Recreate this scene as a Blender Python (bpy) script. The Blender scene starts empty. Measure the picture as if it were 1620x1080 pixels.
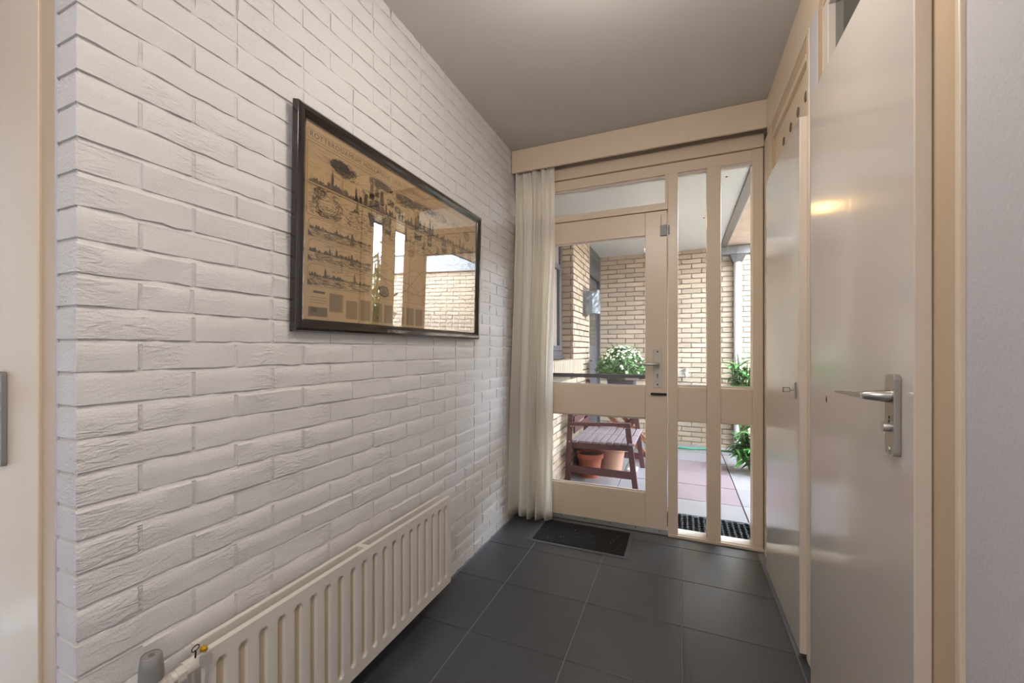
import bpy, bmesh, math, random
from mathutils import Vector, Matrix
R = random.Random(7)
C = bpy.context.scene.collection
sc = bpy.context.scene
PI = math.pi

# ------------------------------------------------------------------ camera, sky, lights, exposure
cd = bpy.data.cameras.new('camera')
cam = bpy.data.objects.new('camera', cd); C.objects.link(cam)
cam.location = (0, 0, 1.15)
cam.rotation_euler = (PI / 2, 0, math.radians(24.4727))
cd.sensor_width = 36; cd.sensor_fit = 'HORIZONTAL'
cd.lens = 674.5 / 1620 * 36
cd.shift_x = 40 / 1620; cd.shift_y = 13 / 1620
cd.clip_start = 0.02
sc.camera = cam

w = bpy.data.worlds.new('overcast_sky'); sc.world = w; w.use_nodes = True
bg = w.node_tree.nodes['Background']
bg.inputs[0].default_value = (0.74, 0.87, 1.0, 1); bg.inputs[1].default_value = 34

sc.view_settings.view_transform = 'Standard'; sc.view_settings.look = 'None'
sc.view_settings.exposure = 0.0; sc.view_settings.gamma = 1.0
sc.view_settings.use_curve_mapping = False

def area(name, loc, rot, size, size_y, power, col):
    l = bpy.data.lights.new(name, 'AREA'); l.shape = 'RECTANGLE'; l.size = size; l.size_y = size_y
    l.energy = power; l.color = col
    o = bpy.data.objects.new(name, l); C.objects.link(o); o.location = loc; o.rotation_euler = rot
    return o
# added fill light before the windowless right wall behind the camera, and the room's warm ceiling lamp
area('side_fill_light', (.41, -1.35, 1.45), (0, PI / 2, 0), 1.6, 2.3, 8, (1.0, 0.95, 0.9))
area('rear_ceiling_lamp_light', (-0.25, -.75, 2.47), (0, 0, 0), 0.38, 1.2, 24.5, (1.0, 0.94, 0.88))
pl_ = bpy.data.lights.new('hall_lamp_light', 'POINT'); pl_.energy = 18; pl_.color = (1.0, 0.935, 0.86); pl_.shadow_soft_size = .09
po_ = bpy.data.objects.new('hall_lamp_light', pl_); C.objects.link(po_); po_.location = (-.17, 1.2, 2.20)

# ------------------------------------------------------------------ materials
def lin(c):
    return tuple(((x / 255) / 12.92 if x / 255 <= .04045 else ((x / 255 + .055) / 1.055) ** 2.4) for x in c)
def mat(name, rgb, rough=.5, metal=0, var=0, vscale=8, bump=0, bscale=60, coat=0, objvar=0, islvar=0, spec=.5, stretch=None):
    m = bpy.data.materials.new(name); m.use_nodes = True
    nt = m.node_tree; N = nt.nodes; L = nt.links
    b = N['Principled BSDF']
    c = lin(rgb)
    b.inputs['Base Color'].default_value = (*c, 1)
    b.inputs['Roughness'].default_value = rough; b.inputs['Metallic'].default_value = metal
    b.inputs['Coat Weight'].default_value = coat; b.inputs['Coat Roughness'].default_value = .08
    b.inputs['Specular IOR Level'].default_value = spec
    tc = N.new('ShaderNodeTexCoord')
    vec = tc.outputs['Object']
    if stretch:
        mp = N.new('ShaderNodeMapping'); mp.inputs['Scale'].default_value = stretch
        L.new(vec, mp.inputs[0]); vec = mp.outputs[0]
    col = None
    if var or objvar or islvar:
        val = None
        def addv(sock, amt):
            nonlocal val
            mr = N.new('ShaderNodeMapRange'); mr.inputs[3].default_value = -amt; mr.inputs[4].default_value = amt
            L.new(sock, mr.inputs[0])
            if val is None: val = mr.outputs[0]
            else:
                a = N.new('ShaderNodeMath'); a.operation = 'ADD'; L.new(val, a.inputs[0]); L.new(mr.outputs[0], a.inputs[1]); val = a.outputs[0]
        if var:
            n = N.new('ShaderNodeTexNoise'); n.inputs['Scale'].default_value = vscale; n.inputs['Detail'].default_value = 5
            L.new(vec, n.inputs['Vector']); addv(n.outputs[0], var)
        if objvar:
            oi = N.new('ShaderNodeObjectInfo'); addv(oi.outputs['Random'], objvar)
        if islvar:
            g = N.new('ShaderNodeNewGeometry'); addv(g.outputs['Random Per Island'], islvar)
        a = N.new('ShaderNodeMath'); a.operation = 'ADD'; a.inputs[1].default_value = 1; L.new(val, a.inputs[0])
        h = N.new('ShaderNodeHueSaturation'); h.inputs['Color'].default_value = (*c, 1)
        L.new(a.outputs[0], h.inputs['Value']); L.new(h.outputs[0], b.inputs['Base Color'])
    if bump:
        n = N.new('ShaderNodeTexNoise'); n.inputs['Scale'].default_value = bscale; n.inputs['Detail'].default_value = 6
        n.inputs['Roughness'].default_value = .6
        L.new(vec, n.inputs['Vector'])
        bp = N.new('ShaderNodeBump'); bp.inputs['Strength'].default_value = 1; bp.inputs['Distance'].default_value = bump
        L.new(n.outputs[0], bp.inputs['Height']); L.new(bp.outputs[0], b.inputs['Normal'])
    return m

def glass_mat(name, base=.04, edge=.5, tint=(1, 1, 1), rough=0.0):
    m = bpy.data.materials.new(name); m.use_nodes = True
    nt = m.node_tree; N = nt.nodes; L = nt.links
    N.remove(N['Principled BSDF'])
    t = N.new('ShaderNodeBsdfTransparent'); t.inputs[0].default_value = (*tint, 1)
    g = N.new('ShaderNodeBsdfGlossy'); g.inputs['Roughness'].default_value = rough
    geo = N.new('ShaderNodeNewGeometry'); dp = N.new('ShaderNodeVectorMath'); dp.operation = 'DOT_PRODUCT'
    L.new(geo.outputs['Normal'], dp.inputs[0]); L.new(geo.outputs['Incoming'], dp.inputs[1])
    ab = N.new('ShaderNodeMath'); ab.operation = 'ABSOLUTE'; L.new(dp.outputs['Value'], ab.inputs[0])
    om = N.new('ShaderNodeMath'); om.operation = 'SUBTRACT'; om.inputs[0].default_value = 1; L.new(ab.outputs[0], om.inputs[1])
    f = N.new('ShaderNodeMath'); f.operation = 'POWER'; f.inputs[1].default_value = 5; L.new(om.outputs[0], f.inputs[0])
    mr = N.new('ShaderNodeMapRange'); mr.inputs[3].default_value = base; mr.inputs[4].default_value = edge
    mx = N.new('ShaderNodeMixShader')
    L.new(f.outputs[0], mr.inputs[0]); L.new(mr.outputs[0], mx.inputs[0]); L.new(t.outputs[0], mx.inputs[1]); L.new(g.outputs[0], mx.inputs[2])
    L.new(mx.outputs[0], N['Material Output'].inputs[0])
    return m

M = {}
def painted_brick():
    m = mat('white_painted_brick', (214, 209, 207), .62)
    nt = m.node_tree; N = nt.nodes; L = nt.links; b = N['Principled BSDF']
    g = N.new('ShaderNodeNewGeometry')
    n1 = N.new('ShaderNodeTexNoise'); n1.inputs['Scale'].default_value = 240; n1.inputs['Detail'].default_value = 4
    mp = N.new('ShaderNodeMapping'); mp.inputs['Scale'].default_value = (1, .35, 1.4)
    mp.inputs['Rotation'].default_value = (.35, 0, 0)
    n2 = N.new('ShaderNodeTexNoise'); n2.inputs['Scale'].default_value = 55; n2.inputs['Detail'].default_value = 5; n2.inputs['Distortion'].default_value = 1.3
    L.new(g.outputs['Position'], n1.inputs['Vector']); L.new(g.outputs['Position'], mp.inputs[0]); L.new(mp.outputs[0], n2.inputs['Vector'])
    # some patches of the wall are much rougher than others
    n3 = N.new('ShaderNodeTexNoise'); n3.inputs['Scale'].default_value = 5.5; n3.inputs['Detail'].default_value = 2
    L.new(g.outputs['Position'], n3.inputs['Vector'])
    mr = N.new('ShaderNodeMapRange'); mr.inputs[1].default_value = .48; mr.inputs[2].default_value = .72; mr.inputs[3].default_value = .12; mr.inputs[4].default_value = 1
    L.new(n3.outputs[0], mr.inputs[0])
    mu = N.new('ShaderNodeMath'); mu.operation = 'MULTIPLY'; L.new(n2.outputs[0], mu.inputs[0]); L.new(mr.outputs[0], mu.inputs[1])
    b1 = N.new('ShaderNodeBump'); b1.inputs['Distance'].default_value = .0018; b1.inputs['Strength'].default_value = .8
    L.new(n1.outputs[0], b1.inputs['Height'])
    b2 = N.new('ShaderNodeBump'); b2.inputs['Distance'].default_value = .0075; b2.inputs['Strength'].default_value = .9
    L.new(mu.outputs[0], b2.inputs['Height']); L.new(b1.outputs[0], b2.inputs['Normal'])
    L.new(b2.outputs[0], b.inputs['Normal'])
    return m
M['wbrick'] = painted_brick()
M['cream'] = mat('cream_paint', (222, 203, 178), .32, bump=.0006, bscale=25)
M['cream_dark'] = mat('beige_frame_paint', (196, 172, 142), .35, bump=.0006, bscale=25)
M['doorwhite'] = mat('gloss_door_paint', (205, 196, 187), .17, bump=.0009, bscale=5, coat=.3, stretch=(1, 1, .25))
M['plaster'] = mat('right_wall_plaster', (196, 192, 194), .8, bump=.0016, bscale=110)
M['ceil'] = mat('ceiling_plaster', (193, 188, 183), .85, bump=.0008, bscale=40)
M['tile'] = mat('anthracite_tile', (60, 63, 70), .30, var=.22, vscale=7, bump=.0012, bscale=150, objvar=.07, spec=.8)
M['grout'] = mat('grey_grout', (132, 132, 136), .85)
M['rad'] = mat('radiator_enamel', (217, 208, 198), .32)
M['radrec'] = mat('radiator_groove_beige', (203, 184, 155), .35)  # groove floors, darker and warmer than the panels
M['white_plastic'] = mat('white_plastic', (205, 196, 186), .4)
M['greyplastic'] = mat('grey_plastic', (136, 133, 131), .4, var=.05)
M['steel'] = mat('brushed_steel', (186, 182, 174), .3, 1)
M['alu'] = mat('satin_aluminium', (200, 196, 190), .42, .85)
M['keysilver'] = mat('key_nickel', (206, 200, 190), .25, .35)
M['leafedge'] = mat('door_edge_paint', (222, 208, 192), .35)
M['brass'] = mat('brass_yellow', (200, 160, 40), .35, .6)
M['darkmetal'] = mat('dark_metal', (50, 46, 42), .4, .6)
M['black'] = mat('black_hole', (14, 12, 11), .8)
M['frame'] = mat('black_picture_frame', (38, 30, 26), .16, coat=.6, var=.3, vscale=30)
M['paper'] = mat('aged_paper', (214, 180, 132), .8, var=.1, vscale=4)
M['ink'] = mat('print_ink', (58, 48, 38), .8)
M['ink2'] = mat('print_ink_light', (116, 96, 70), .8)
M['ink3'] = mat('print_ink_wash', (160, 132, 96), .8)
M['mat'] = mat('black_coir', (20, 20, 22), .95, var=.6, vscale=40, bump=.004, bscale=350)
M['matrim'] = mat('mat_well_rim', (86, 88, 92), .5)
M['fleck'] = mat('pale_fleck', (190, 185, 178), .9)
M['glass'] = glass_mat('window_glass', .03, .7)
M['picglass'] = glass_mat('picture_glass', .2, .9)
M['darkglass'] = mat('dark_fanlight_glass', (70, 72, 66), .08, var=.35, vscale=14, stretch=(1, 1, .15))
M['ext_brick'] = mat('yellow_brick', (178, 160, 140), .85, var=.12, vscale=30, objvar=.13, islvar=0, bump=.002, bscale=120)
M['ext_brick2'] = mat('yellow_brick_far', (178, 160, 140), .85, var=.08, vscale=30, islvar=.13)
M['ext_mortar'] = mat('grey_mortar', (136, 125, 115), .95)
M['brown_wall'] = mat('brown_soffit_board', (200, 180, 164), .9, var=.25, vscale=5)
M['soffit'] = mat('soffit_board', (200, 198, 194), .6, var=.03, vscale=3)
M['fascia'] = mat('grey_fascia', (104, 98, 94), .5)
M['fascia2'] = mat('pale_grey_fascia', (124, 125, 127), .5, var=.05, vscale=4)
M['extframe'] = mat('dark_grey_joinery', (84, 82, 86), .4, var=.05)
M['paving'] = mat('paving_stone', (126, 121, 123), .38, var=.16, vscale=6, objvar=.1, bump=.002, bscale=70)
M['paving_red'] = mat('paving_stone_reddish', (122, 106, 110), .36, var=.2, vscale=5, objvar=.08, bump=.002, bscale=70)
M['sandjoint'] = mat('paving_joint', (112, 104, 96), .95)
M['benchwood'] = mat('red_brown_wood', (84, 52, 54), .5, var=.15, vscale=12, objvar=.05, stretch=(8, 1, 8))
M['benchslat'] = mat('weathered_slat_wood', (128, 114, 118), .55, var=.15, vscale=12, objvar=.06, stretch=(8, 1, 8))
M['tablewood'] = mat('orange_brown_wood', (150, 96, 66), .5, var=.15, vscale=12, stretch=(1, 8, 8))
M['terra'] = mat('terracotta', (162, 92, 72), .8, var=.12, vscale=9)
M['terra2'] = mat('pale_terracotta', (166, 126, 106), .85, var=.14, vscale=7)
M['soil'] = mat('dark_soil', (52, 44, 42), .95, bump=.01, bscale=60)
M['darkpot'] = mat('dark_grey_pot', (80, 78, 84), .5)
M['leaf'] = mat('mum_leaf', (112, 146, 92), .6, islvar=.35)
M['petal'] = mat('white_petal', (244, 244, 228), .7, islvar=.06)
M['leafdark'] = mat('shrub_leaf', (74, 122, 60), .4, objvar=.45, islvar=.3)
M['leafpale'] = mat('pale_round_leaf', (126, 148, 92), .5, islvar=.35)
M['stem'] = mat('green_stem', (92, 96, 60), .7)
M['pipe'] = mat('white_pipe', (206, 206, 206), .3)
M['rubber'] = mat('rubber_sky_sheen', (104, 107, 114), .3)  # lighter grey puts the sky's wet sheen into the black rubber's colour
M['hose'] = mat('green_hose', (40, 140, 105), .4)
M['silver'] = mat('silver_sheet', (112, 117, 122), .35, .35, bump=.006, bscale=18)
M['brownboard'] = mat('brown_board', (112, 98, 86), .6)
def cloth():
    m = mat('cream_curtain_cloth', (250, 246, 238), .9, bump=.0006, bscale=500)
    nt = m.node_tree; N = nt.nodes; L = nt.links
    b = N['Principled BSDF']; t = N.new('ShaderNodeBsdfTranslucent'); t.inputs[0].default_value = (*lin((252, 246, 234)), 1)
    mx = N.new('ShaderNodeMixShader'); mx.inputs[0].default_value = .38
    L.new(b.outputs[0], mx.inputs[1]); L.new(t.outputs[0], mx.inputs[2]); L.new(mx.outputs[0], N['Material Output'].inputs[0])
    return m
M['curtain'] = cloth()

# ------------------------------------------------------------------ mesh helpers
class MB:
    def __init__(s): s.v = []; s.f = []; s.mi = []; s.cur = 0
    def add(s, vs, fs):
        o = len(s.v); s.v += [tuple(p) for p in vs]
        for f in fs: s.f.append(tuple(i + o for i in f)); s.mi.append(s.cur)
        return s
    def box(s, x0, x1, y0, y1, z0, z1):
        return s.add([(x0, y0, z0), (x1, y0, z0), (x1, y1, z0), (x0, y1, z0), (x0, y0, z1), (x1, y0, z1), (x1, y1, z1), (x0, y1, z1)],
                     [(0, 3, 2, 1), (4, 5, 6, 7), (0, 1, 5, 4), (1, 2, 6, 5), (2, 3, 7, 6), (3, 0, 4, 7)])
    def bar(s, p, q, a, b, up=(0, 0, 1)):
        """rectangular bar from p to q, section a (sideways) x b (along up)"""
        p = Vector(p); q = Vector(q); d = (q - p).normalized(); u = Vector(up)
        x = d.cross(u).normalized(); y = x.cross(d).normalized()
        vs = [pt + x * (sx * a / 2) + y * (sy * b / 2) for pt in (p, q) for sx, sy in ((-1, -1), (1, -1), (1, 1), (-1, 1))]
        return s.add(vs, [(0, 1, 2, 3), (7, 6, 5, 4), (0, 4, 5, 1), (1, 5, 6, 2), (2, 6, 7, 3), (3, 7, 4, 0)])
    def lathe(s, prof, c=(0, 0, 0), n=24, axis='z', cap=True):
        o = []; fs = []
        for r, z in prof:
            for k in range(n):
                t = 2 * PI * k / n; a, b = r * math.cos(t), r * math.sin(t)
                p = (a, b, z) if axis == 'z' else ((z, a, b) if axis == 'x' else (b, z, a))
                o.append((c[0] + p[0], c[1] + p[1], c[2] + p[2]))
        for j in range(len(prof) - 1):
            for k in range(n):
                k2 = (k + 1) % n
                fs.append((j * n + k, j * n + k2, (j + 1) * n + k2, (j + 1) * n + k))
        if cap: fs.append(tuple(range(n - 1, -1, -1))); fs.append(tuple(range((len(prof) - 1) * n, len(prof) * n)))
        return s.add(o, fs)
    def tube(s, pts, r, n=10, rr=None):
        pts = [Vector(p) for p in pts]; o = []; fs = []
        d0 = (pts[1] - pts[0]).normalized(); ref = Vector((0, 0, 1)) if abs(d0.z) < .9 else Vector((1, 0, 0))
        x = d0.cross(ref).normalized()
        for i, p in enumerate(pts):
            d = ((pts[min(i + 1, len(pts) - 1)] - pts[max(i - 1, 0)])).normalized()
            x = (x - d * x.dot(d)).normalized(); y = d.cross(x)
            ri = rr[i] if rr else r
            for k in range(n):
                t = 2 * PI * k / n; o.append(p + x * (ri * math.cos(t)) + y * (ri * math.sin(t)))
        for j in range(len(pts) - 1):
            for k in range(n):
                k2 = (k + 1) % n; fs.append((j * n + k, j * n + k2, (j + 1) * n + k2, (j + 1) * n + k))
        fs.append(tuple(range(n - 1, -1, -1))); fs.append(tuple(range((len(pts) - 1) * n, len(pts) * n)))
        return s.add(o, fs)
    def prism(s, poly, h0, h1, axis='x'):
        """extrude a 2-D polygon; axis x: poly in (y,z); y: (x,z); z: (x,y)"""
        n = len(poly)
        def P(a, b, h): return {'x': (h, a, b), 'y': (a, h, b), 'z': (a, b, h)}[axis]
        vs = [P(a, b, h0) for a, b in poly] + [P(a, b, h1) for a, b in poly]
        fs = [tuple(range(n - 1, -1, -1)), tuple(range(n, 2 * n))] + [(i, (i + 1) % n, (i + 1) % n + n, i + n) for i in range(n)]
        return s.add(vs, fs)
    def mesh(s, name, mats, smooth=False, fix=True):
        me = bpy.data.meshes.new(name); me.from_pydata(s.v, [], s.f); me.update()
        for m in (mats if isinstance(mats, (list, tuple)) else [mats]): me.materials.append(m)
        me.polygons.foreach_set('material_index', s.mi)
        if fix:
            bm = bmesh.new(); bm.from_mesh(me); bmesh.ops.recalc_face_normals(bm, faces=bm.faces); bm.to_mesh(me); bm.free()
        if smooth:
            me.polygons.foreach_set('use_smooth', [True] * len(me.polygons))
            try: me.set_sharp_from_angle(angle=math.radians(40))
            except Exception: pass
        return me
    def build(s, name, mats, parent=None, bevel=0, smooth=False, stuff=False, fix=True, seg=2):
        return link(s.mesh(name, mats, smooth, fix), name, parent, bevel, stuff, seg)
def link(me, name, parent=None, bevel=0, stuff=False, seg=2):
    o = bpy.data.objects.new(name, me); C.objects.link(o)
    if parent: o.parent = parent
    if bevel:
        b = o.modifiers.new('edges', 'BEVEL'); b.width = bevel; b.segments = seg; b.limit_method = 'ANGLE'; b.angle_limit = math.radians(40)
    if stuff: o['kind'] = 'stuff'
    return o
def empty(name, loc=(0, 0, 0), label=None, cat=None, group=None, kind=None):
    o = bpy.data.objects.new(name, None); C.objects.link(o); o.location = loc; o.empty_display_size = .05
    return tag(o, label, cat, group, kind)
def tag(o, label=None, cat=None, group=None, kind=None):
    if label: o['label'] = label
    if cat: o['category'] = cat
    if group: o['group'] = group
    if kind: o['kind'] = kind
    return o
def box(name, m, x0, x1, y0, y1, z0, z1, parent=None, bevel=0, label=None):
    o = MB().box(x0, x1, y0, y1, z0, z1).build(name, m, parent, bevel)
    if label: o['label'] = label
    return o

XL, XR, ZC, YB = -1.062, .43, 2.515, 2.85
YV = 2.74
YE = 5.89          # far porch wall
XW = -.994         # porch wall on the left
G = -.03           # paving level

# ------------------------------------------------------------------ floor
fl = box('floor', M['grout'], -2.6, XR + .3, -2.8, YB + .1, -.12, -.004)
tag(fl, 'dark anthracite square tile floor with thin grey joints', 'floor', kind='structure')
ty = [-.39 * i + 2.34 for i in range(8, -1, -1)]
ty = [y for y in ty] + [2.72, 2.845]
tx = [-1.05, -.79, -.394, .004, .398, .428]
def tile_mesh(a, b):
    return MB().box(0, a, 0, b, -.012, 0).mesh('floor_tile', M['tile'])
cache = {}
J = .0022
for i in range(len(tx) - 1):
    for j in range(len(ty) - 1):
        a, b = round(tx[i + 1] - tx[i] - 2 * J, 4), round(ty[j + 1] - ty[j] - 2 * J, 4)
        if i == 4 and ty[j] > 1.9: continue
        if (a, b) not in cache: cache[(a, b)] = tile_mesh(a, b)
        o = link(cache[(a, b)], 'floor_tile', fl, .0012, seg=1)
        o.location = (tx[i] + J, ty[j] + J, 0)
# ------------------------------------------------------------------ walls of the hall
# painted brick wall: sloped mortar base + bricks
PITCH, ZREF = .0653, 1.1724
rows = [k for k in range(-18, 21)]
def zb(k): return ZREF + k * PITCH      # bottom of the brick in row k
JH = .0105
def mortar_profile():
    prof = []
    for k in range(-18, 22):
        z = zb(k)
        prof += [(-.0028, z - JH - .003), (-.0017, z - JH + .0005), (-.0040, z - .0012), (-.0028, z + .004)]
    return prof
prof = [(x, min(max(z, -.0), ZC)) for x, z in mortar_profile()]
prof = [(-.005, 0.0)] + [p for p in prof if 0 < p[1] < ZC] + [(-.005, ZC)]
m = MB(); n = len(prof)
m.add([(XL + x, .424, z) for x, z in prof] + [(XL + x, YB + .2, z) for x, z in prof] + [(XL - .075, .424, 0), (XL - .075, .424, ZC), (XL - .075, YB + .2, 0), (XL - .075, YB + .2, ZC)],
      [(i, i + 1, n + i + 1, n + i) for i in range(n - 1)] + [tuple(list(range(n - 1, -1, -1)) + [2 * n, 2 * n + 1])] + [(2 * n, 2 * n + 2, 2 * n + 3, 2 * n + 1)])
wl = m.build('wall_left', M['wbrick'])
tag(wl, 'white painted brick wall on the left with the picture and radiator', 'wall', kind='structure')
def wbrick(L, seed, corner=False):
    r = random.Random(seed); H = PITCH - JH
    nx = max(2, round(L / .036)); nz = 2
    m = MB(); d = .075 if corner else .012
    ch = .0035
    amp = .0013 if r.random() < .6 else .0026
    rough_bottom = r.random() < .45
    tilt = r.uniform(-.0012, .0012); off = r.uniform(-.0002, .0016)
    V = []
    for i in range(nx + 1):
        y = L * i / nx
        jb = r.uniform(-.0035, .002) if rough_bottom else r.uniform(-.0008, .0008)
        jt = r.uniform(-.0015, .0012)
        y2 = y + (0 if i in (0, nx) else r.uniform(-.006, .006))
        e = .0003 if (i == nx or (i == 0 and not corner)) else 0
        row = []
        row.append((off + r.uniform(-amp, amp) * .6 - e - (.0028 if r.random() < .3 else 0), y2, jb + 0))
        row.append((off + tilt + r.uniform(-amp, amp) - e * .8, y2, H * .5 + r.uniform(-.004, .004)))
        row.append((off + tilt * 2 + r.uniform(-amp, amp) * .6 - e, y2, H - ch + jt))
        row.append((off - .0022, y2, H + jt + .001))
        V.append(row)
    cols = 4
    vs = [p for row in V for p in row]; fs = []
    for i in range(nx):
        for j in range(cols - 1):
            fs.append((i * cols + j, (i + 1) * cols + j, (i + 1) * cols + j + 1, i * cols + j + 1))
    o = len(vs)
    per = [i * cols for i in range(nx + 1)] + [nx * cols + j for j in range(1, cols)] + [i * cols + cols - 1 for i in range(nx - 1, -1, -1)] + [j for j in range(cols - 2, 0, -1)]
    vs += [(-d, vs[q][1], vs[q][2]) for q in per]
    np_ = len(per)
    fs += [(per[a], o + a, o + (a + 1) % np_, per[(a + 1) % np_]) for a in range(np_)]
    m.add(vs, fs)
    me = m.mesh('brick', M['wbrick'])
    me.polygons.foreach_set('use_smooth', [True] * len(me.polygons))
    me.set_sharp_from_angle(angle=math.radians(38))
    return me
var_st = [wbrick(.2075, s) for s in range(14)]
var_hd = [wbrick(.097, 40 + s) for s in range(5)]
var_cst = [wbrick(.214, 60 + s, True) for s in range(5)]
var_chd = [wbrick(.103, 80 + s, True) for s in range(5)]
blist = []
for k in rows:
    z = zb(k)
    if z + PITCH - JH > ZC + .02 or z < -.03: continue
    odd = (k % 2 != 0)
    blist.append((.42, z, R.choice(var_chd if odd else var_cst), .103 if odd else .214))
    y = .42 + (.113 if odd else .224)
    while y < YB + .1:
        if R.random() < .12 and y + .1 < YB: blist.append((y, z, R.choice(var_hd), .097)); y += .107
        else: blist.append((y, z, R.choice(var_st), .2075)); y += .2175
blist.sort(key=lambda b: b[0])
rest = MB()
def merge_mesh(mb, me, mtx):
    o = len(mb.v)
    mb.v += [tuple(mtx @ v.co) for v in me.vertices]
    for p in me.polygons: mb.f.append(tuple(i + o for i in p.vertices)); mb.mi.append(0)
nb = 0
hidden = lambda y, z: (.95 < y and y + .22 < 2.12 and 1.23 < z < 1.8) or (.66 < y and y + .22 < 1.66 and .08 < z < .38)
for y, z, me, L in blist:
    if nb < 296 and not hidden(y, z):
        o = link(me, 'brick', wl); o.location = (XL, y, z); nb += 1
    else: merge_mesh(rest, me, Matrix.Translation((XL, y, z)))
rb = rest.mesh('brickwork', M['wbrick'], smooth=True)
rbo = link(rb, 'brickwork', wl, stuff=True)

# plaster strip + return behind the corner, beam of the wall that holds the left door
wf = MB().box(-2.6, -1.220, .43, .60, 2.02, ZC).box(-1.2, -1.124, .425, .60, 0, ZC).build('wall_front', M['plaster'], bevel=.002)
tag(wf, 'plaster wall strip between brick corner and left cream door', 'wall', kind='structure')

wr = MB().box(XR + .035, XR + .5, -2.8, 3.0, -.05, ZC).box(XR, XR + .1, -2.8, .985, -.0, ZC).build('wall_right', M['plaster'])
tag(wr, 'grey white plaster wall at the right edge beside the doors', 'wall', kind='structure')
wre = box('wall_rear', M['plaster'], -2.75, XR + .5, -2.98, -2.8, 0, ZC)
tag(wre, 'plaster wall behind the viewer', 'wall', kind='structure')
wsl = box('wall_side', M['plaster'], -2.75, -2.6, -2.98, .6, 0, ZC)
tag(wsl, 'plaster side wall of the room behind the viewer', 'wall', kind='structure')
ce = box('ceiling', M['ceil'], -2.75, XR + .5, -2.98, YB + .12, ZC, ZC + .12)
tag(ce, 'plain grey white plaster ceiling', 'ceiling', kind='structure')
wb = MB().box(XL - .06, XR + .5, YB + .01, YB + .10, 2.375, ZC).build('wall_back', M['cream'])
tag(wb, 'cream wall strip above the front door frame', 'wall', kind='structure')

# ------------------------------------------------------------------ front door frame with transom and sidelights
win = empty('window_1', (0, YB, 0), 'cream front door frame with transom and two narrow sidelights', 'window', kind='structure')
win.location = (0, 0, 0)
y0, y1 = YB, YB + .10
fr = M['cream']
box('frame_head', fr, -1.06, .43, y0 + .012, y1, 2.234, 2.30, win, .004)
box('frame_head', fr, -1.06, .43, y0 - .004, y1, 2.303, 2.382, win, .004)
box('jamb', fr, .375, .428, y0 + .006, y1, 0, 2.3, win, .004)
box('jamb', fr, -1.058, -1.003, y0, y1, 0, 2.3, win, .003)
box('mullion', fr, -.0725, -.016, y0, y1, 0, 2.235, win, .004)
box('mullion', fr, .142, .215, y0, y1, .018, 2.235, win, .004)
box('transom_rail', fr, -1.003, -.0725, y0, y1, 2.015, 2.058, win, .003)
for a, b in ((-.016, .142), (.215, .375)):
    box('middle_rail', fr, a, b, y0 + .004, y1, .715, .922, win, .003)
    box('glazing_bead', M['white_plastic'], a, b, y0 + .045, y0 + .06, .922, .934, win)
    box('glazing_bead', M['white_plastic'], a, b, y0 + .025, y0 + .06, 2.222, 2.235, win)
    box('sill_bead', M['white_plastic'], a, b, y0 + .012, y1, .0, .022, win, .002)
    box('pane', M['glass'], a, b, y0 + .052, y0 + .056, .93, 2.23, win)
    box('pane', M['glass'], a, b, y0 + .052, y0 + .056, .02, .72, win)
box('sill_rail', fr, -.0725, .43, y0 - .003, y1, 0, .018, win, .003)
box('glazing_bead', M['white_plastic'], -1.003, -.089, y0 + .03, y0 + .06, 2.222, 2.235, win)
box('jamb_strip', fr, -.089, -.0725, y0 + .003, y1, 2.058, 2.235, win, .002)
box('pane', M['glass'], -1.003, -.089, y0 + .052, y0 + .056, 2.055, 2.235, win)
thr = box('trim_1', M['alu'], -1.003, -.0725, y0 + .03, y1 + .04, -.02, .006)
tag(thr, 'metal threshold strip under the front door', 'threshold', kind='structure')

# front door leaf
d1 = empty('door_1', (0, 0, 0), 'cream front door with two glass panes and silver handle', 'door', kind='structure')
a0, a1 = y0 + .004, y0 + .054
box('stile', M['cream'], -.203, -.0765, a0, a1, .008, 2.011, d1, .0025)
box('stile', M['cream'], -1.0, -.875, a0, a1, .008, 2.011, d1, .0025)
box('top_rail', M['cream'], -.8748, -.2033, a0 + .0006, a1, 1.868, 2.011, d1, .0025)
box('middle_rail', M['cream'], -.8748, -.2033, a0 + .0006, a1, .72, .917, d1, .0025)
box('bottom_rail', M['cream'], -.8748, -.2033, a0 + .0006, a1, .008, .25, d1, .0025)
for z0_, z1_ in ((.917, 1.868), (.25, .72)):
    box('pane', M['glass'], -.877, -.2, a0 + .024, a0 + .028, z0_ - .004, z1_ + .004, d1)
    m = MB().box(-.8748, -.2033, a0 + .012, a0 + .022, z0_, z0_ + .009).box(-.8748, -.2033, a0 + .012, a0 + .022, z1_ - .009, z1_)
    m.build('glazing_bead', M['white_plastic'], d1)
kp = box('kick_plate', M['alu'], -.86, -.078, a0 - .003, a0, .006, .037, d1)
for x in (-.74, -.58, -.42, -.26, -.12):
    MB().lathe([(.004, 0), (.003, -.002)], (x, a0 - .003, .027), 8, 'y').build('screw', M['darkmetal'], kp)
hp = MB().box(-.156, -.107, a0 - .009, a0, .915, 1.158).build('handle_plate', M['white_plastic'], d1, .003); hp['label'] = 'off-white handle plate'
for z in (1.138, .934): MB().lathe([(.005, 0), (.004, -.002)], (-.131, a0 - .009, z), 10, 'y').build('screw', M['darkmetal'], hp)
MB().lathe([(.0085, 0), (.0085, -.003)], (-.131, a0 - .009, .994), 14, 'y').box(-.1355, -.1265, a0 - .012, a0 - .009, .968, .992).build('keyhole', M['steel'], hp)
MB().lathe([(.003, 0), (.003, -.001)], (-.131, a0 - .012, .995), 10, 'y').box(-.1325, -.1295, a0 - .013, a0 - .012, .974, .993).build('key_slot', M['black'], hp)
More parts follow.
